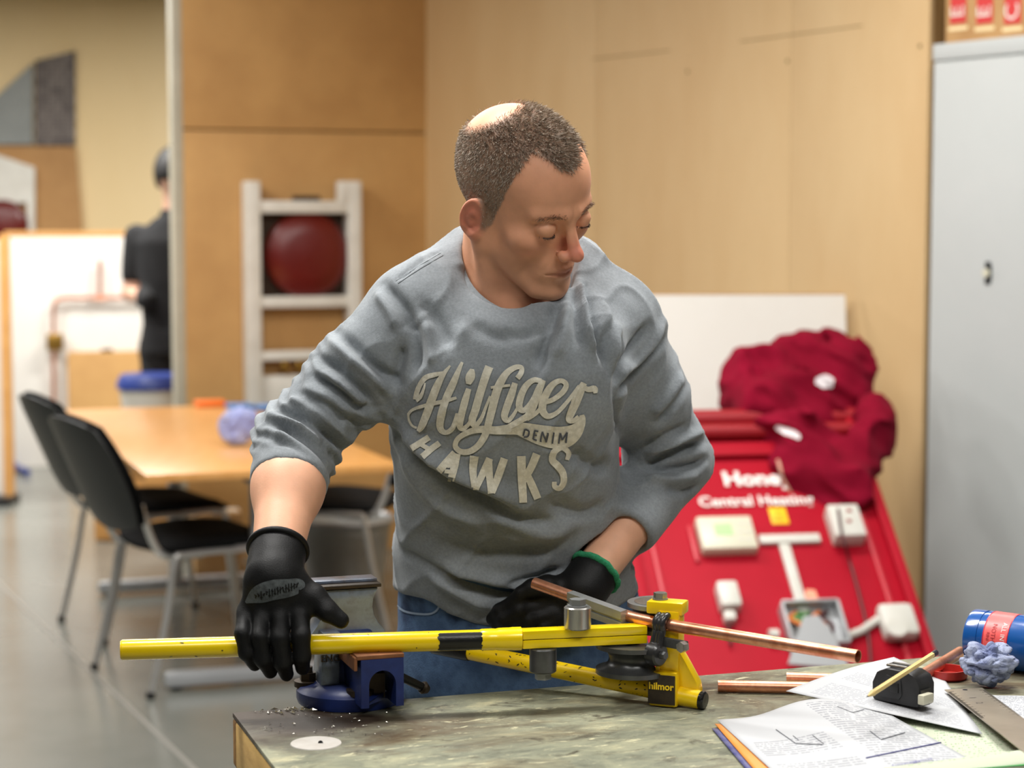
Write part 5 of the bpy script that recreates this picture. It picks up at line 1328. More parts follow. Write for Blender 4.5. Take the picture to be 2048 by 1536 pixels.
# folds traced on the photograph: (pixels, depth of fold, width); negative = crease, positive = ridge
FOLDS = [
 # right arm (viewer's left)
 ([(792, 560), (835, 532), (880, 506)], -.0022, .004), ([(768, 566), (795, 600), (816, 630), (826, 672)], -.006, .008), ([(752, 585), (778, 620), (796, 660)], .004, .008),
 ([(667, 656), (705, 690), (744, 728), (792, 767)], -.007, .008), ([(655, 675), (700, 715), (740, 750), (778, 785)], .005, .008),
 ([(629, 709), (660, 730), (686, 748), (725, 785), (754, 815)], -.008, .008), ([(640, 735), (690, 775), (735, 815)], .005, .007), ([(618, 752), (665, 775), (715, 812), (745, 822)], -.007, .007),
 ([(610, 790), (660, 812), (710, 850), (725, 875)], -.005, .008), ([(600, 775), (650, 795), (700, 830)], .004, .008),
 ([(560, 815), (620, 845), (670, 880), (690, 915)], -.006, .006), ([(552, 830), (610, 862), (655, 900), (675, 935)], .005, .006), ([(545, 845), (600, 872), (645, 915), (665, 955)], -.006, .006),
 ([(535, 862), (590, 885), (632, 925), (650, 968)], .005, .006), ([(530, 876), (585, 893), (622, 935), (640, 975)], -.006, .006), ([(575, 800), (635, 830), (690, 870)], .004, .008),
 ([(610, 900), (640, 940), (655, 985)], -.005, .006), ([(640, 880), (668, 915), (682, 945)], -.005, .006),
 ([(826, 640), (838, 690), (830, 740)], -.005, .007), ([(850, 640), (862, 690), (868, 730)], .004, .008), ([(806, 690), (795, 740), (790, 775)], -.006, .007), ([(845, 600), (880, 650), (905, 700)], -.004, .010),
 # chest and belly
 ([(794, 862), (815, 895), (848, 926), (908, 972), (976, 999), (1026, 1029), (1090, 1045)], -.011, .011), ([(800, 845), (850, 900), (908, 945), (976, 975), (1040, 1005)], .007, .016),
 ([(800, 905), (830, 960), (880, 1010), (960, 1050)], .004, .014), ([(1120, 600), (1108, 640), (1092, 685), (1074, 742)], -.009, .010), ([(1135, 610), (1125, 660), (1108, 720)], .005, .010),
 ([(1160, 560), (1172, 640), (1190, 710)], .006, .007), ([(1175, 570), (1188, 650), (1210, 720)], -.006, .007), ([(1150, 570), (1155, 640), (1165, 700)], -.005, .007), ([(1205, 600), (1218, 660), (1228, 730)], .005, .008),
 ([(1222, 640), (1214, 700), (1224, 760)], -.006, .008), ([(1140, 900), (1180, 930), (1225, 935)], -.005, .012), ([(1100, 1000), (1160, 1030), (1215, 1010)], -.005, .014), ([(860, 1080), (960, 1110), (1080, 1100), (1180, 1060)], -.004, .016),
 ([(890, 1150), (950, 1172), (1030, 1188), (1100, 1180)], -.009, .008), ([(880, 1130), (960, 1155), (1050, 1170), (1130, 1150)], .006, .012), ([(1010, 1168), (1060, 1160), (1120, 1140)], -.006, .007), ([(860, 1145), (920, 1185), (985, 1215)], .006, .010), ([(800, 1100), (850, 1130), (890, 1150)], -.004, .010),
 ([(980, 1000), (1060, 1060), (1150, 1075)], .004, .02), ([(930, 640), (985, 668), (1050, 672), (1100, 650)], -.003, .012),
 # left arm (viewer's right)
 ([(1229, 775), (1250, 720), (1278, 680), (1300, 650)], -.006, .008), ([(1232, 790), (1275, 740), (1320, 690), (1338, 660)], -.005, .008), ([(1250, 745), (1295, 700), (1325, 640)], .004, .008), ([(1222, 760), (1222, 700), (1235, 650)], .004, .008),
 ([(1240, 870), (1235, 830), (1228, 790)], -.005, .008), ([(1305, 830), (1340, 790), (1370, 735)], .005, .008), ([(1318, 842), (1355, 805), (1382, 760)], -.004, .007),
 ([(1284, 930), (1330, 910), (1375, 892), (1416, 880)], -.007, .008), ([(1284, 915), (1335, 893), (1380, 875), (1412, 862)], .005, .008), ([(1290, 940), (1345, 938), (1390, 930), (1418, 918)], -.006, .007), ([(1290, 955), (1345, 958), (1400, 950)], .004, .008), ([(1330, 975), (1370, 985), (1400, 975)], -.004, .007), ([(1280, 895), (1330, 870), (1385, 850)], -.004, .008),
]
sn = vnormals(sv, sf); disp = np.zeros(len(sv))
for (pp, amp, wd) in FOLDS:
    L3 = []
    dens = crv(pp, 5)
    for (x, y) in dens:
        c, _ = cast(SB, x, y)
        if c is not None: L3.append(c)
    if len(L3) < 2: continue
    if max(np.linalg.norm(L3[i + 1] - L3[i]) for i in range(len(L3) - 1)) > .08: continue
    L3 = np.array(L3); near = np.linalg.norm(sv - L3.mean(0), axis=1) < np.linalg.norm(L3 - L3.mean(0), axis=1).max() + 4 * wd
    ix = np.where(near)[0]; best = np.full(len(ix), 9.); tt = np.zeros(len(ix)); n = len(L3) - 1
    for i in range(n):
        a, b = L3[i], L3[i + 1]; ab = b - a; pa_ = sv[ix] - a; t = np.clip(pa_ @ ab / max(ab @ ab, 1e-12), 0, 1); dd = np.linalg.norm(pa_ - t[:, None] * ab, axis=1)
        u_ = dd < best; best[u_] = dd[u_]; tt[u_] = (i + t[u_]) / n
    tap = np.clip(np.minimum(tt, 1 - tt) / .22, 0, 1); tap = .25 + .75 * tap * tap * (3 - 2 * tap)
    wd_ = wd * .85; disp[ix] += 2.0 * amp * np.exp(-(best / wd_) ** 2) * tap
disp += (vnoise(sv, 28, 2) - .5) * .0022 + (vnoise(sv * A((1, 1, .5)), 60, 4) - .5) * .0012
# fine wrinkles of the pushed-up sleeve
tR = (sv - RE) @ ((RE - RS) / np.linalg.norm(RE - RS)); nearR = np.exp(-((np.linalg.norm(sv - (RE - .03 * (RE - RS)), axis=1)) / .09) ** 2)
rg = lambda s, sd, st: (1 - np.abs(2 * vnoise(sv @ ROT * A(st), s, sd) - 1)) ** 4
ROT = np.array(Matrix.Rotation(.7, 3, 'Y'))
disp += (rg(11, 21, (1, 1, .45)) + .7 * rg(24, 22, (1, 1, .4)) - .5) * .0048
disp += nearR * .004 * np.sin(tR * 330 + 9 * vnoise(sv, 22, 7))
eR = np.abs((sv - cutR) @ fRd) + 9 * (np.linalg.norm(sv - cutR, axis=1) > .075); eL = np.abs((sv - cutL) @ fLd) + 9 * (np.linalg.norm(sv - cutL, axis=1) > .065)
disp *= np.clip((np.minimum(eR, eL) - .006) / .045, .05, 1)
sv = sv + sn * disp[:, None]
def cloth_mat(name, c, c2, weave=900., sc=9., sheen=.2, bump=.25):
    m = mat(name, c, .92, spec=.15, c2=c2, scale=sc, detail=9, sheen=sheen, contrast=(.3, .7)); nt = m.node_tree; N = nt.nodes; L = nt.links
    n = N.new('ShaderNodeTexNoise'); n.inputs['Scale'].default_value = weave; n.inputs['Detail'].default_value = 2; tc = N.new('ShaderNodeTexCoord'); L.new(tc.outputs['Object'], n.inputs['Vector'])
    n3 = N.new('ShaderNodeTexNoise'); n3.inputs['Scale'].default_value = 70; n3.inputs['Detail'].default_value = 4; L.new(tc.outputs['Object'], n3.inputs['Vector'])
    ad = N.new('ShaderNodeMath'); ad.operation = 'ADD'; L.new(n.outputs['Fac'], ad.inputs[0]); L.new(n3.outputs['Fac'], ad.inputs[1])
    b = N.new('ShaderNodeBump'); b.inputs['Strength'].default_value = bump; b.inputs['Distance'].default_value = .0015; L.new(ad.outputs[0], b.inputs['Height']); L.new(b.outputs[0], N['Principled BSDF'].inputs['Normal'])
    n4 = N.new('ShaderNodeTexNoise'); n4.inputs['Scale'].default_value = 300; n4.inputs['Detail'].default_value = 5; L.new(tc.outputs['Object'], n4.inputs['Vector'])
    mr = N.new('ShaderNodeMapRange'); mr.inputs[1].default_value = .3; mr.inputs[2].default_value = .7; mr.inputs[3].default_value = .88; mr.inputs[4].default_value = 1.1; L.new(n4.outputs['Fac'], mr.inputs[0])
    pb_ = N['Principled BSDF']; src = pb_.inputs['Base Color'].links[0].from_socket
    mx = N.new('ShaderNodeMix'); mx.data_type = 'RGBA'; mx.blend_type = 'MULTIPLY'; mx.inputs[0].default_value = 1; L.new(src, mx.inputs[6]); L.new(mr.outputs[0], mx.inputs[7]); L.new(mx.outputs[2], pb_.inputs['Base Color'])
    return m
cloth_mat('shirt_grey', (122, 127, 131), (150, 156, 161))
shirt = npmesh('long_sleeved_top', sv, sf, 'shirt_grey', man)
SB = bvh(sv, sf)
# collar band
ring = []
for k in range(56):
    t = 2 * math.pi * k / 56; c = Cc + cl * (RA + .001) * math.cos(t) + cf * (RBf + .001) * math.sin(t)
    for _ in range(8):                                     # settle the ring on the cut edge of the top
        d = sdf_shirt0(c[None])[0]; c = c - cnn * np.clip(d - .0005, -.02, .02) * .5
    ring.append(c)
ring = np.array(ring)
for _ in range(5): ring = (np.roll(ring, 1, 0) + np.roll(ring, -1, 0) + 2 * ring) / 4
mb = MB(); nR = len(ring); K = 8
for i in range(nR):
    tg = ring[(i + 1) % nR] - ring[i - 1]; tg /= np.linalg.norm(tg); out = ring[i] - Cc; out -= tg * (out @ tg); out = out - cnn * (out @ cnn); out /= np.linalg.norm(out); upn = np.cross(tg, out); upn = upn if upn @ cnn > 0 else -upn
    w = (out * .8 - upn * .6); w /= np.linalg.norm(w); h = np.cross(tg, w); h = h if h @ out > 0 else -h
    for k in range(K):
        a = 2 * math.pi * k / K; mb.v.append(Vector(ring[i] + w * (.0095 * math.cos(a) + .003) + h * (.0042 * math.sin(a) + .0008)))
for i in range(nR):
    for k in range(K):
        j = (i + 1) % nR; mb.f.append((i * K + k, i * K + (k + 1) % K, j * K + (k + 1) % K, j * K + k))
mb.build('collar', 'shirt_grey', shirt, smooth=60)

# chest print: traced strokes laid on the cloth
def stroke_mesh(mb, B, pts, off, ncol=4, sub=5, tr=lambda x, y: (x, y), sc=1.):
    c = crv(pts, sub); n = len(c); rows = []
    for i in range(n):
        a, b = c[max(i - 1, 0)], c[min(i + 1, n - 1)]; t = np.array(b[:2]) - np.array(a[:2]); t /= max(np.linalg.norm(t), 1e-9); nr = np.array((-t[1], t[0]))
        row = []
        for k in range(ncol + 1):
            s = (k / ncol - .5) * max(c[i][2], 2.); x, y = tr(c[i][0] + nr[0] * s, c[i][1] + nr[1] * s)
            h, nn = cast(B, x, y)
            row.append(None if h is None else Vector(h + (nn if nn @ A(CF) < 0 else -nn) * off - A(CF) * off * .5))
        rows.append(row)
    for i in range(n - 1):
        for k in range(ncol):
            qd = [rows[i][k], rows[i][k + 1], rows[i + 1][k + 1], rows[i + 1][k]]
            if any(x is None for x in qd) or max((qd[j] - qd[j - 1]).length for j in range(4)) > .03: continue
            mb.add(qd, [(0, 1, 2, 3)])
tr2 = lambda x, y: (780 + x / 4.389, 680 + y / 4.389)
mat('print_cream', (228, 223, 206), .8, c2=(208, 203, 186), c3=(234, 230, 215), scale=70, detail=5)
mat('print_dark', (82, 85, 92), .85)
SCRIPT = {
 'H': [[(530, 225, 16), (470, 300, 42), (415, 400, 66), (365, 530, 72), (325, 650, 70), (285, 745, 62), (250, 800, 30)],
       [(480, 285, 26), (390, 305, 40), (315, 330, 46), (268, 390, 44), (240, 460, 46), (232, 520, 50)], [(232, 525, 46), (268, 500, 34), (300, 430, 22), (312, 375, 14)],
       [(166, 650, 24), (200, 612, 26), (280, 580, 30), (380, 555, 34), (480, 535, 36), (585, 505, 24)], [(166, 640, 20), (172, 700, 20), (200, 750, 20), (240, 770, 20)],
       [(635, 195, 24), (600, 275, 44), (550, 390, 64), (500, 500, 66), (462, 620, 66), (440, 730, 66), (455, 790, 54), (500, 808, 42), (550, 770, 40), (578, 700, 36), (590, 640, 24)]],
 'i': [[(692, 425, 46), (660, 530, 62), (630, 640, 62), (612, 740, 60), (640, 775, 46), (690, 735, 34), (725, 660, 26)], [(722, 255, 34), (712, 300, 74), (700, 340, 78), (688, 385, 40)]],
 'l': [[(872, 235, 74), (835, 330, 72), (790, 470, 70), (750, 610, 70), (722, 700, 66), (750, 745, 48), (800, 690, 34), (840, 590, 26), (880, 490, 22)]],
 'f': [[(1118, 335, 46), (1150, 290, 46), (1155, 245, 40), (1105, 240, 46), (1030, 285, 56), (970, 370, 70), (930, 470, 74), (900, 590, 70), (870, 710, 66), (840, 820, 62), (780, 920, 58), (700, 975, 54), (620, 975, 50), (575, 925, 46), (600, 860, 46), (690, 805, 52), (800, 780, 62), (930, 790, 72), (1060, 780, 90)], [(885, 415, 22), (960, 405, 24), (1055, 395, 22)]],
 'j': [[(1098, 375, 50), (1065, 480, 66), (1025, 590, 66), (1005, 670, 60), (1040, 705, 44), (1095, 640, 30), (1135, 560, 24)]],
 'g': [[(1330, 360, 40), (1260, 352, 46), (1195, 400, 56), (1150, 490, 62), (1135, 580, 60), (1170, 618, 48), (1230, 560, 42), (1285, 460, 38)], [(1345, 350, 44), (1305, 440, 66), (1265, 550, 68), (1220, 650, 62), (1150, 700, 50), (1080, 740, 50), (1000, 780, 40)], [(1200, 690, 40), (1280, 640, 36), (1350, 560, 34)]],
 'e': [[(1350, 545, 40), (1430, 520, 44), (1515, 455, 48), (1545, 390, 46), (1500, 355, 42), (1425, 390, 56), (1360, 490, 68), (1335, 600, 68), (1380, 665, 52), (1460, 640, 42), (1540, 560, 36), (1610, 470, 32), (1660, 400, 30)]],
 'r': [[(1700, 375, 52), (1665, 450, 74), (1625, 550, 76), (1585, 640, 70), (1570, 695, 56), (1610, 705, 44), (1655, 670, 40)], [(1670, 390, 36), (1730, 430, 46), (1790, 425, 56), (1800, 465, 34)]],
 'ribbon': [[(1040, 785, 84), (1120, 775, 110), (1200, 795, 140), (1300, 825, 170), (1400, 848, 190), (1490, 856, 196), (1560, 838, 180), (1620, 800, 140), (1665, 745, 90), (1685, 690, 60), (1680, 655, 40)]],
 'H2': [[(345, 850, 56), (270, 900, 56), (190, 950, 56)], [(438, 900, 50), (360, 960, 56), (285, 1025, 56)], [(255, 905, 40), (345, 960, 40)]],
 'A': [[(575, 990, 70), (490, 1080, 66), (420, 1160, 62)], [(590, 995, 66), (565, 1110, 66), (530, 1250, 58)], [(480, 1150, 34), (570, 1160, 34)], [(500, 1105, 40), (560, 1095, 40)]],
 'W': [[(742, 1015, 76), (728, 1150, 66), (745, 1310, 50)], [(876, 1035, 64), (815, 1170, 62), (755, 1305, 50)], [(868, 1040, 60), (872, 1190, 62), (885, 1345, 50)], [(1004, 1035, 66), (950, 1190, 66), (895, 1340, 52)]],
 'K': [[(1152, 1015, 76), (1158, 1220, 74), (1168, 1425, 68)], [(1288, 995, 70), (1240, 1110, 66), (1180, 1220, 60)], [(1200, 1170, 60), (1250, 1280, 68), (1296, 1390, 66)]],
 'S': [[(1548, 1050, 36), (1562, 985, 46), (1505, 942, 48), (1440, 980, 58), (1425, 1050, 62), (1470, 1100, 64), (1515, 1165, 62), (1522, 1240, 54), (1490, 1295, 48), (1445, 1285, 44), (1440, 1240, 40)]],
}
for nm, sts in SCRIPT.items():
    mb = MB()
    for st_ in sts: stroke_mesh(mb, SB, st_, .0011 if nm not in ('ribbon',) else .0009, 6 if nm == 'ribbon' else 4, 5, tr2)
    mb.build('chest_lettering', 'print_cream', shirt, smooth=60)
DEN = [[(1182, 775), (1168, 835)], [(1185, 778), (1218, 795), (1210, 838), (1172, 846)], [(1270, 785), (1256, 868)], [(1268, 790), (1302, 797)], [(1262, 828), (1290, 833)], [(1258, 866), (1290, 876)],
       [(1338, 800), (1322, 888)], [(1340, 800), (1366, 892)], [(1384, 808), (1366, 892)], [(1434, 805), (1422, 905)], [(1492, 812), (1478, 905)], [(1492, 812), (1508, 872)], [(1552, 805), (1508, 872)], [(1552, 805), (1540, 898)]]
mb = MB()
for st_ in DEN: stroke_mesh(mb, SB, [(x, y, 15) for x, y in st_], .0019, 2, 4, tr2)
mb.build('ribbon_lettering', 'print_dark', shirt, smooth=60)
mb = MB(); stroke_mesh(mb, SB, [(792, 561, 2.2), (835, 533, 2.2), (882, 505, 2.2)], .0006, 1); stroke_mesh(mb, SB, [(796, 566, 2.2), (838, 538, 2.2), (886, 510, 2.2)], .0006, 1); mb.build('shoulder_seam', 'shirt_grey', shirt)

# ---------------------------------------------------------------- jeans and shoes
JROWS = [(1120, 800, 1256, 2.68, .112), (1200, 796, 1280, 2.71, .116), (1290, 797, 1291, 2.72, .120), (1380, 800, 1294, 2.73, .12)]
J3 = rows3(JROWS); zJ = HEMz + .05
def sdf_jeans(p):
    d = s_stack(p, J3, .83, zJ, k=.01)
    for h, k, a in ((HIPR, KNR, ANR), (HIPL, KNL, ANL)):
        d = smin(d, s_cap(p, h, k, .096, .073), .03); d = smin(d, s_cap(p, k, a, .072, .06), .02)
    d = smax(d, -(p[:, 2] - .05), .006)
    return d + (vnoise(p, 22, 3) - .5) * .006
jv, jf = isosurf(sdf_jeans, (-.34, 2.4, .02), (.38, 3.0, 1.06), .0075); jv = relax(jv, jf, 1)
JB = bvh(jv, jf); jn = vnormals(jv, jf)
mat('denim', (54, 78, 112), .9, c2=(78, 106, 142), c3=(40, 60, 92), scale=14, detail=8, bump=.35, bscale=500)
jeans = npmesh('jeans', jv, jf, 'denim', man)
mat('denim_thread', (150, 168, 190), .8)
mb = MB()
for pp in ([(790, 1205, 4), (810, 1222, 4), (850, 1228, 4), (872, 1222, 4), (884, 1200, 4), (884, 1185, 4)], [(1255, 1205, 4), (1275, 1192, 4), (1288, 1180, 4)]): stroke_mesh(mb, JB, pp, .0012, 2)
mb.build('pocket_seam', 'denim_thread', jeans)
mat('shoe_black', (24, 22, 22), .5, c2=(34, 32, 30), scale=30)
for a in (ANR, ANL):
    def sh(p, a=a):
        d = s_ell(p, (a[0], a[1] - .07, .045), (.05, .14, .045)); d = smin(d, s_cap(p, a, a + A((0, .01, .04)), .048, .05), .03); return smax(d, .003 - p[:, 2], .004)
    x, y = isosurf(sh, a - A((.1, .26, .09)), a + A((.1, .14, .12)), .007); npmesh('shoe', x, y, 'shoe_black', man)

# ---------------------------------------------------------------- gloves
mat('glove_black', (10, 10, 11), .56, c2=(14, 14, 15), scale=160, bump=.2, bscale=700, spec=.3)
mat('glove_knit', (46, 47, 48), .9, c2=(58, 59, 60), scale=220, bump=.4, bscale=600)
mat('glove_logo', (92, 98, 100), .85, c2=(64, 68, 70), scale=140)
def hpt(px, py, d): return A(W(px, py, d))
hdz = la + ld * ((Pz(547, 1291, ZL) - la).dot(ld)); dH = (hdz - CAMP).dot(CF)
def finger(p, pts, rs): return chain(p, pts, rs, .004)
FR = [ # pinky, ring, middle, index
 ([hpt(492, 1222, dH + .004), hpt(486, 1268, dH - .022), hpt(493, 1305, dH - .020), hpt(510, 1330, dH - .006)], [.0105, .0098, .0092, .0076]),
 ([hpt(524, 1216, dH - .002), hpt(521, 1275, dH - .026), hpt(527, 1318, dH - .022), hpt(541, 1343, dH - .008)], [.0115, .0108, .0102, .0086]),
 ([hpt(560, 1212, dH - .004), hpt(560, 1276, dH - .028), hpt(566, 1324, dH - .023), hpt(573, 1348, dH - .010)], [.0118, .0112, .0105, .0088]),
 ([hpt(598, 1214, dH - .002), hpt(602, 1272, dH - .026), hpt(604, 1312, dH - .022), hpt(605, 1336, dH - .010)], [.0118, .011, .0104, .0088])]
TH = ([hpt(600, 1180, dH + .004), hpt(628, 1195, dH + .0), hpt(655, 1222, dH - .006), hpt(682, 1241, dH - .006)], [.017, .0158, .0130, .0098])
WR_ = hpt(548, 1152, dH + .004)
def sdf_gloveR(p):
    d = s_cap(p, RW + fRd * -.045, WR_, .0345, .034)
    palm = s_cap(p, hpt(522, 1180, dH + .004), hpt(500, 1225, dH + .002), .020, .0135); palm = smin(palm, s_cap(p, hpt(550, 1172, dH + .002), hpt(548, 1222, dH - .002), .023, .0165), .014); palm = smin(palm, s_cap(p, hpt(580, 1175, dH + .002), hpt(596, 1220, dH), .020, .0145), .014)
    d = smin(d, palm, .016)
    fg = None
    for pts, rs in FR: e = finger(p, pts, rs); fg = e if fg is None else smin(fg, e, .0022)
    d = smin(d, fg, .008)
    d = smin(d, finger(p, *TH), .012)
    d = smax(d, -((p - (RW + fRd * -.034)) @ fRd), .002)
    return d + (vnoise(p, 90, 3) - .5) * .0008
gv, gf = isosurf(sdf_gloveR, hpt(440, 1370, dH) - .05, hpt(720, 1100, dH) + .07, .0021); gv = relax(gv, gf, 1, .4)
gl = npmesh('glove', gv, gf, 'glove_black', man); GB = bvh(gv, gf)
# knitted cuff with rolled edge, printed patch
def cuff(name, c, ax, r, tr, m, par, fuzz=0., sq=1.):
    ax = Vector(ax).normalized(); u = ax.orthogonal().normalized(); w = ax.cross(u); pts = []
    for k in range(40):
        a = 2 * math.pi * k / 40; pts.append(Vector(c) + (u * math.cos(a) + w * math.sin(a)) * r * (1 + random.uniform(-fuzz, fuzz)) + ax * random.uniform(-fuzz, fuzz) * .03)
    return MB().tube(pts, tr, 10, closed=True).build(name, m, par, smooth=60)
cuff('rolled_cuff', RW + fRd * -.034, fRd, .0345, .0042, 'glove_black', gl)
mb = MB(); stroke_mesh(mb, GB, [(492, 1205, 4), (515, 1190, 34), (545, 1180, 40), (575, 1176, 36), (598, 1172, 28), (604, 1178, 8)], .0006, 6, 6); mb.build('printed_patch', 'glove_logo', gl, smooth=60)
mb = MB()
rnd = random.Random(4)
for k in range(16):
    x = 512 + k * 5.4; y = 1196 - k * 1.5; h = rnd.uniform(8, 24); stroke_mesh(mb, GB, [(x, y - h / 2, 1.8), (x + .5, y + h / 2 - 6, 1.8)], .0011, 1, 2)
    stroke_mesh(mb, GB, [(x - 2, y + rnd.uniform(-9, 4), 1.6), (x + 3, y + rnd.uniform(-9, 4), 1.6)], .0011, 1, 2)
mb.build('patch_lettering', 'glove_black', gl)
# left glove, behind the tube
dL = 2.545
FL = [([hpt(1075, 1195, dL), hpt(1030, 1205, dL - .012), hpt(1000, 1222, dL - .004), hpt(985, 1238, dL + .006)], [.0115, .0108, .010, .0088]),
      ([hpt(1085, 1212, dL - .006), hpt(1040, 1222, dL - .018), hpt(1008, 1238, dL - .01), hpt(996, 1252, dL)], [.0118, .011, .0102, .009]),
      ([hpt(1100, 1228, dL - .008), hpt(1060, 1240, dL - .018), hpt(1030, 1254, dL - .01), hpt(1020, 1266, dL)], [.0115, .0108, .010, .0088]),
      ([hpt(1118, 1240, dL - .006), hpt(1085, 1254, dL - .014), hpt(1062, 1264, dL - .006), hpt(1055, 1272, dL)], [.0105, .0098, .009, .008])]
TL = ([hpt(1130, 1180, dL), hpt(1095, 1172, dL - .014), hpt(1065, 1176, dL - .022), hpt(1042, 1186, dL - .022)], [.016, .0145, .012, .0095])
def sdf_gloveL(p):
    d = s_cap(p, LWr - fLd * .02, LWr + fLd * .02, .0335, .033)
    pal = s_cap(p, hpt(1160, 1180, dL + .03), hpt(1085, 1200, dL), .024, .015); pal = smin(pal, s_cap(p, hpt(1165, 1195, dL + .03), hpt(1110, 1232, dL - .004), .024, .015), .014)
    d = smin(d, pal, .02); fg = None
    for pts, rs in FL: e = finger(p, pts, rs); fg = e if fg is None else smin(fg, e, .002)
    d = smin(d, fg, .008); d = smin(d, finger(p, *TL), .012)
    return smax(d, -((p - (LWr - fLd * .012)) @ fLd), .002)
hv, hf = isosurf(sdf_gloveL, hpt(950, 1290, dL) - .06, hpt(1260, 1110, dL) + .1, .0026)
gl2 = npmesh('glove', hv, hf, 'glove_black', man)
mat('cuff_green', (34, 128, 84), .95, c2=(52, 150, 104), scale=300, bump=.6, bscale=500)
cuff('green_cuff', LWr - fLd * .012, fLd, .0335, .0045, 'cuff_green', gl2, fuzz=.03)
# faint tattoo on the right forearm
FB = bvh(v2, f2); mat('tattoo', (150, 128, 132), .6); mb = MB()
for pp in ([(494, 1008), (491, 1022), (496, 1036), (492, 1050)], [(497, 1055), (505, 1062), (499, 1072), (506, 1080)], [(493, 1060), (495, 1078), (499, 1095)], [(498, 1014), (495, 1026), (499, 1032)]):
    stroke_mesh(mb, FB, [(x, y, 1.8) for x, y in pp], .0004, 1, 4)
mb.build('tattoo', 'tattoo', man)

# ================================================================ maroon fleeces over the red board
cloth_mat('maroon_fleece', (112, 2, 28), (136, 6, 40), weave=500, sc=5, sheen=.0, bump=.3)
cloth_mat('maroon_dark', (84, 6, 22), (104, 10, 32), weave=500, sc=5, sheen=.05, bump=.3)
def lumps(L):
    def f(p):
        d = None
        for (x, y, dd, rx, ry, rz, ang) in L:
            R = np.array(Matrix.Rotation(math.radians(ang), 3, 'Y')); e = s_ell(p, A(W(x, y, dd)), (rx, ry, rz), R); d = e if d is None else smin(d, e, .05)
        q = p * A((1, 1, 1)); n = np.abs(vnoise(q, 9, 11) - .5) * 2; n2 = np.abs(vnoise(q @ np.array(Matrix.Rotation(.6, 3, 'Y')) * A((.6, 1, 1.6)), 15, 12) - .5) * 2
        return d + (n - .4) * .05 + (n2 - .4) * .034
    return f
def garment(name, L, lo, hi, m, label):
    v, f = isosurf(lumps(L), lo, hi, .009); v = relax(v, f, 1)
    c = v.mean(0); base = Vector((c[0], c[1], v[:, 2].min())); o = npmesh(name, v, f, m, loc=base); tag(o, label, 'jacket', 'maroon fleeces piled on the red board'); return o, bvh(v, f)
g1, G1 = garment('fleece_jacket', [(1560, 755, 5.95, .13, .09, .085, 25), (1650, 750, 5.95, .12, .09, .085, 0), (1520, 800, 5.9, .09, .08, .10, 20), (1690, 790, 5.95, .07, .09, .15, 0), (1600, 830, 5.85, .16, .09, .09, 10), (1540, 822, 5.82, .09, .07, .06, 20), (1640, 700, 6.0, .13, .06, .05, 0), (1575, 800, 5.86, .11, .07, .07, 10), (1500, 770, 5.92, .06, .07, .08, 0)], W(1400, 960, 6.1) - V(.05, .6, .05), W(1800, 660, 6.0) + V(.05, .3, .05), 'maroon_fleece', 'maroon fleece bundled at top of the pile against white board')
g2, G2 = garment('fleece_jacket', [(1570, 880, 5.72, .10, .05, .07, 15), (1640, 900, 5.70, .12, .055, .085, 25), (1690, 930, 5.66, .075, .05, .10, 10), (1640, 970, 5.6, .085, .045, .085, 0), (1735, 890, 5.72, .05, .06, .07, 0), (1700, 985, 5.58, .055, .045, .06, 10), (1610, 925, 5.66, .09, .05, .07, 20), (1740, 850, 5.78, .05, .07, .08, 0)], W(1450, 1080, 5.8) - V(.05, .4, .05), W(1830, 800, 5.8) + V(.05, .3, .05), 'maroon_fleece', 'maroon fleece drooping over the face of red board')
mat('logo_white', (230, 222, 224), .7)
mb = MB(); stroke_mesh(mb, G1, [(1630, 762, 10), (1648, 764, 26), (1666, 768, 14)], .004, 4); mb.build('logo_patch', 'logo_white', g1)
mb = MB(); stroke_mesh(mb, G2, [(1552, 852, 8), (1572, 862, 16), (1594, 872, 14), (1596, 880, 6)], .004, 4); mb.build('logo_patch', 'logo_white', g2)
mb = MB(); mat('cord_tan', (190, 140, 120), .8); mat('zip', (190, 140, 120), .7)
stroke_mesh(mb, G2, [(1556, 920, 6), (1568, 958, 6), (1590, 998, 6), (1618, 1026, 6)], .004, 2, 6); mb.build('zip_edge', 'zip', g2)

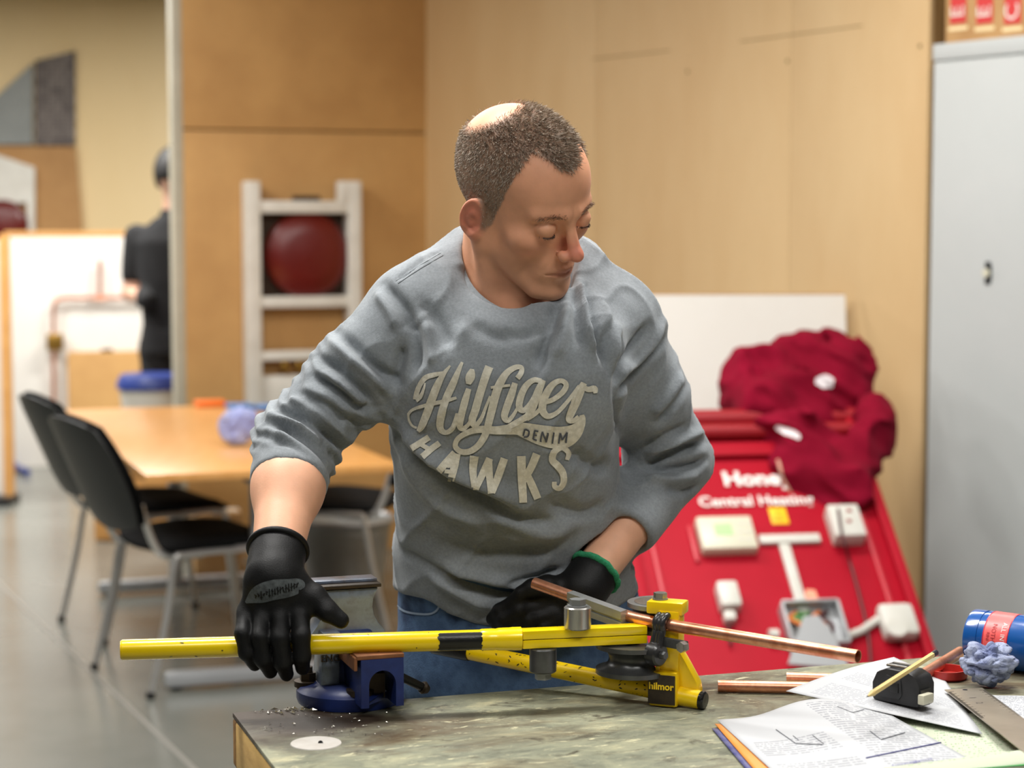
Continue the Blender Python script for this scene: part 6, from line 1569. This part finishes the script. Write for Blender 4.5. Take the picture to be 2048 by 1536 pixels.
# ================================================================ person in the far room
def FPt(px, py): return A(W(px, py, 9.7))
xh = 350
def pz(z, px=xh, dy=0.): p = W(px, 450, 9.7); return A((p.x, p.y + dy, z))
def far_body(p):
    d = s_ell(p, pz(1.74), (.082, .10, .115)); d = smin(d, s_cap(p, pz(1.45), pz(1.68), .06, .055), .03)
    d = smin(d, s_stack(p, [A((.85, 1.0, 1.2, 1.4, 1.5)), A([pz(0)[0]] * 5), A([pz(0)[1]] * 5), A((.16, .15, .17, .19, .10)), A((.12, .11, .12, .12, .08))], .85, 1.5), .03)
    for s in (-1, 1):
        sh_ = pz(1.42) + A((s * .19, 0, 0)); el = sh_ + A((s * .04, .02, -.28)); wr_ = el + A((-s * .10, -.20, -.02)); d = smin(d, s_cap(p, sh_, el, .052, .044), .03); d = smin(d, s_cap(p, el, wr_, .042, .032), .02); d = smin(d, s_ell(p, wr_ + A((-s * .03, -.04, 0)), (.03, .06, .03)), .015)
        d = smin(d, s_cap(p, pz(.86) + A((s * .09, 0, 0)), pz(.46) + A((s * .1, 0, 0)), .08, .055), .03); d = smin(d, s_cap(p, pz(.46) + A((s * .1, 0, 0)), pz(.07) + A((s * .1, 0, 0)), .052, .04), .02); d = smin(d, s_ell(p, pz(.04, dy=-.06) + A((s * .1, 0, 0)), (.045, .12, .04)), .02)
    return d
c = pz(0)
fv, ff_ = isosurf(far_body, c - A((.42, .4, .02)), c + A((.42, .4, 1.92)), .016)
fpn = npmesh('person', fv, ff_, 'skin_far', loc=Vector(c)); tag(fpn, 'person in black clothes half hidden behind partition edge in far room', 'person')
def inflate(name, lo, hi, grow, m, cond):
    v, f = isosurf(lambda p: np.maximum(far_body(p) - grow, cond(p)), c - A((.45, .4, .02)), c + A((.45, .4, 1.95)), .016); npmesh(name, v, f, m, fpn)
inflate('t_shirt', 0, 0, .014, 'black_cloth_far', lambda p: np.maximum(np.maximum(.95 - p[:, 2], p[:, 2] - 1.56), np.maximum(np.abs(p[:, 0] - c[0]) - .27, np.where(np.abs(p[:, 0] - c[0]) > .17, 1.2 - p[:, 2], -1))))
inflate('trousers', 0, 0, .016, 'black_cloth_far', lambda p: np.maximum(p[:, 2] - .98, .06 - p[:, 2]) + np.where((np.abs(p[:, 0] - c[0]) > .2), .1, 0))
inflate('hair', 0, 0, .02, 'hair_black', lambda p: np.maximum(1.66 - p[:, 2], np.where(p[:, 2] < 1.70, c[1] - .03 - p[:, 1], -.1)))
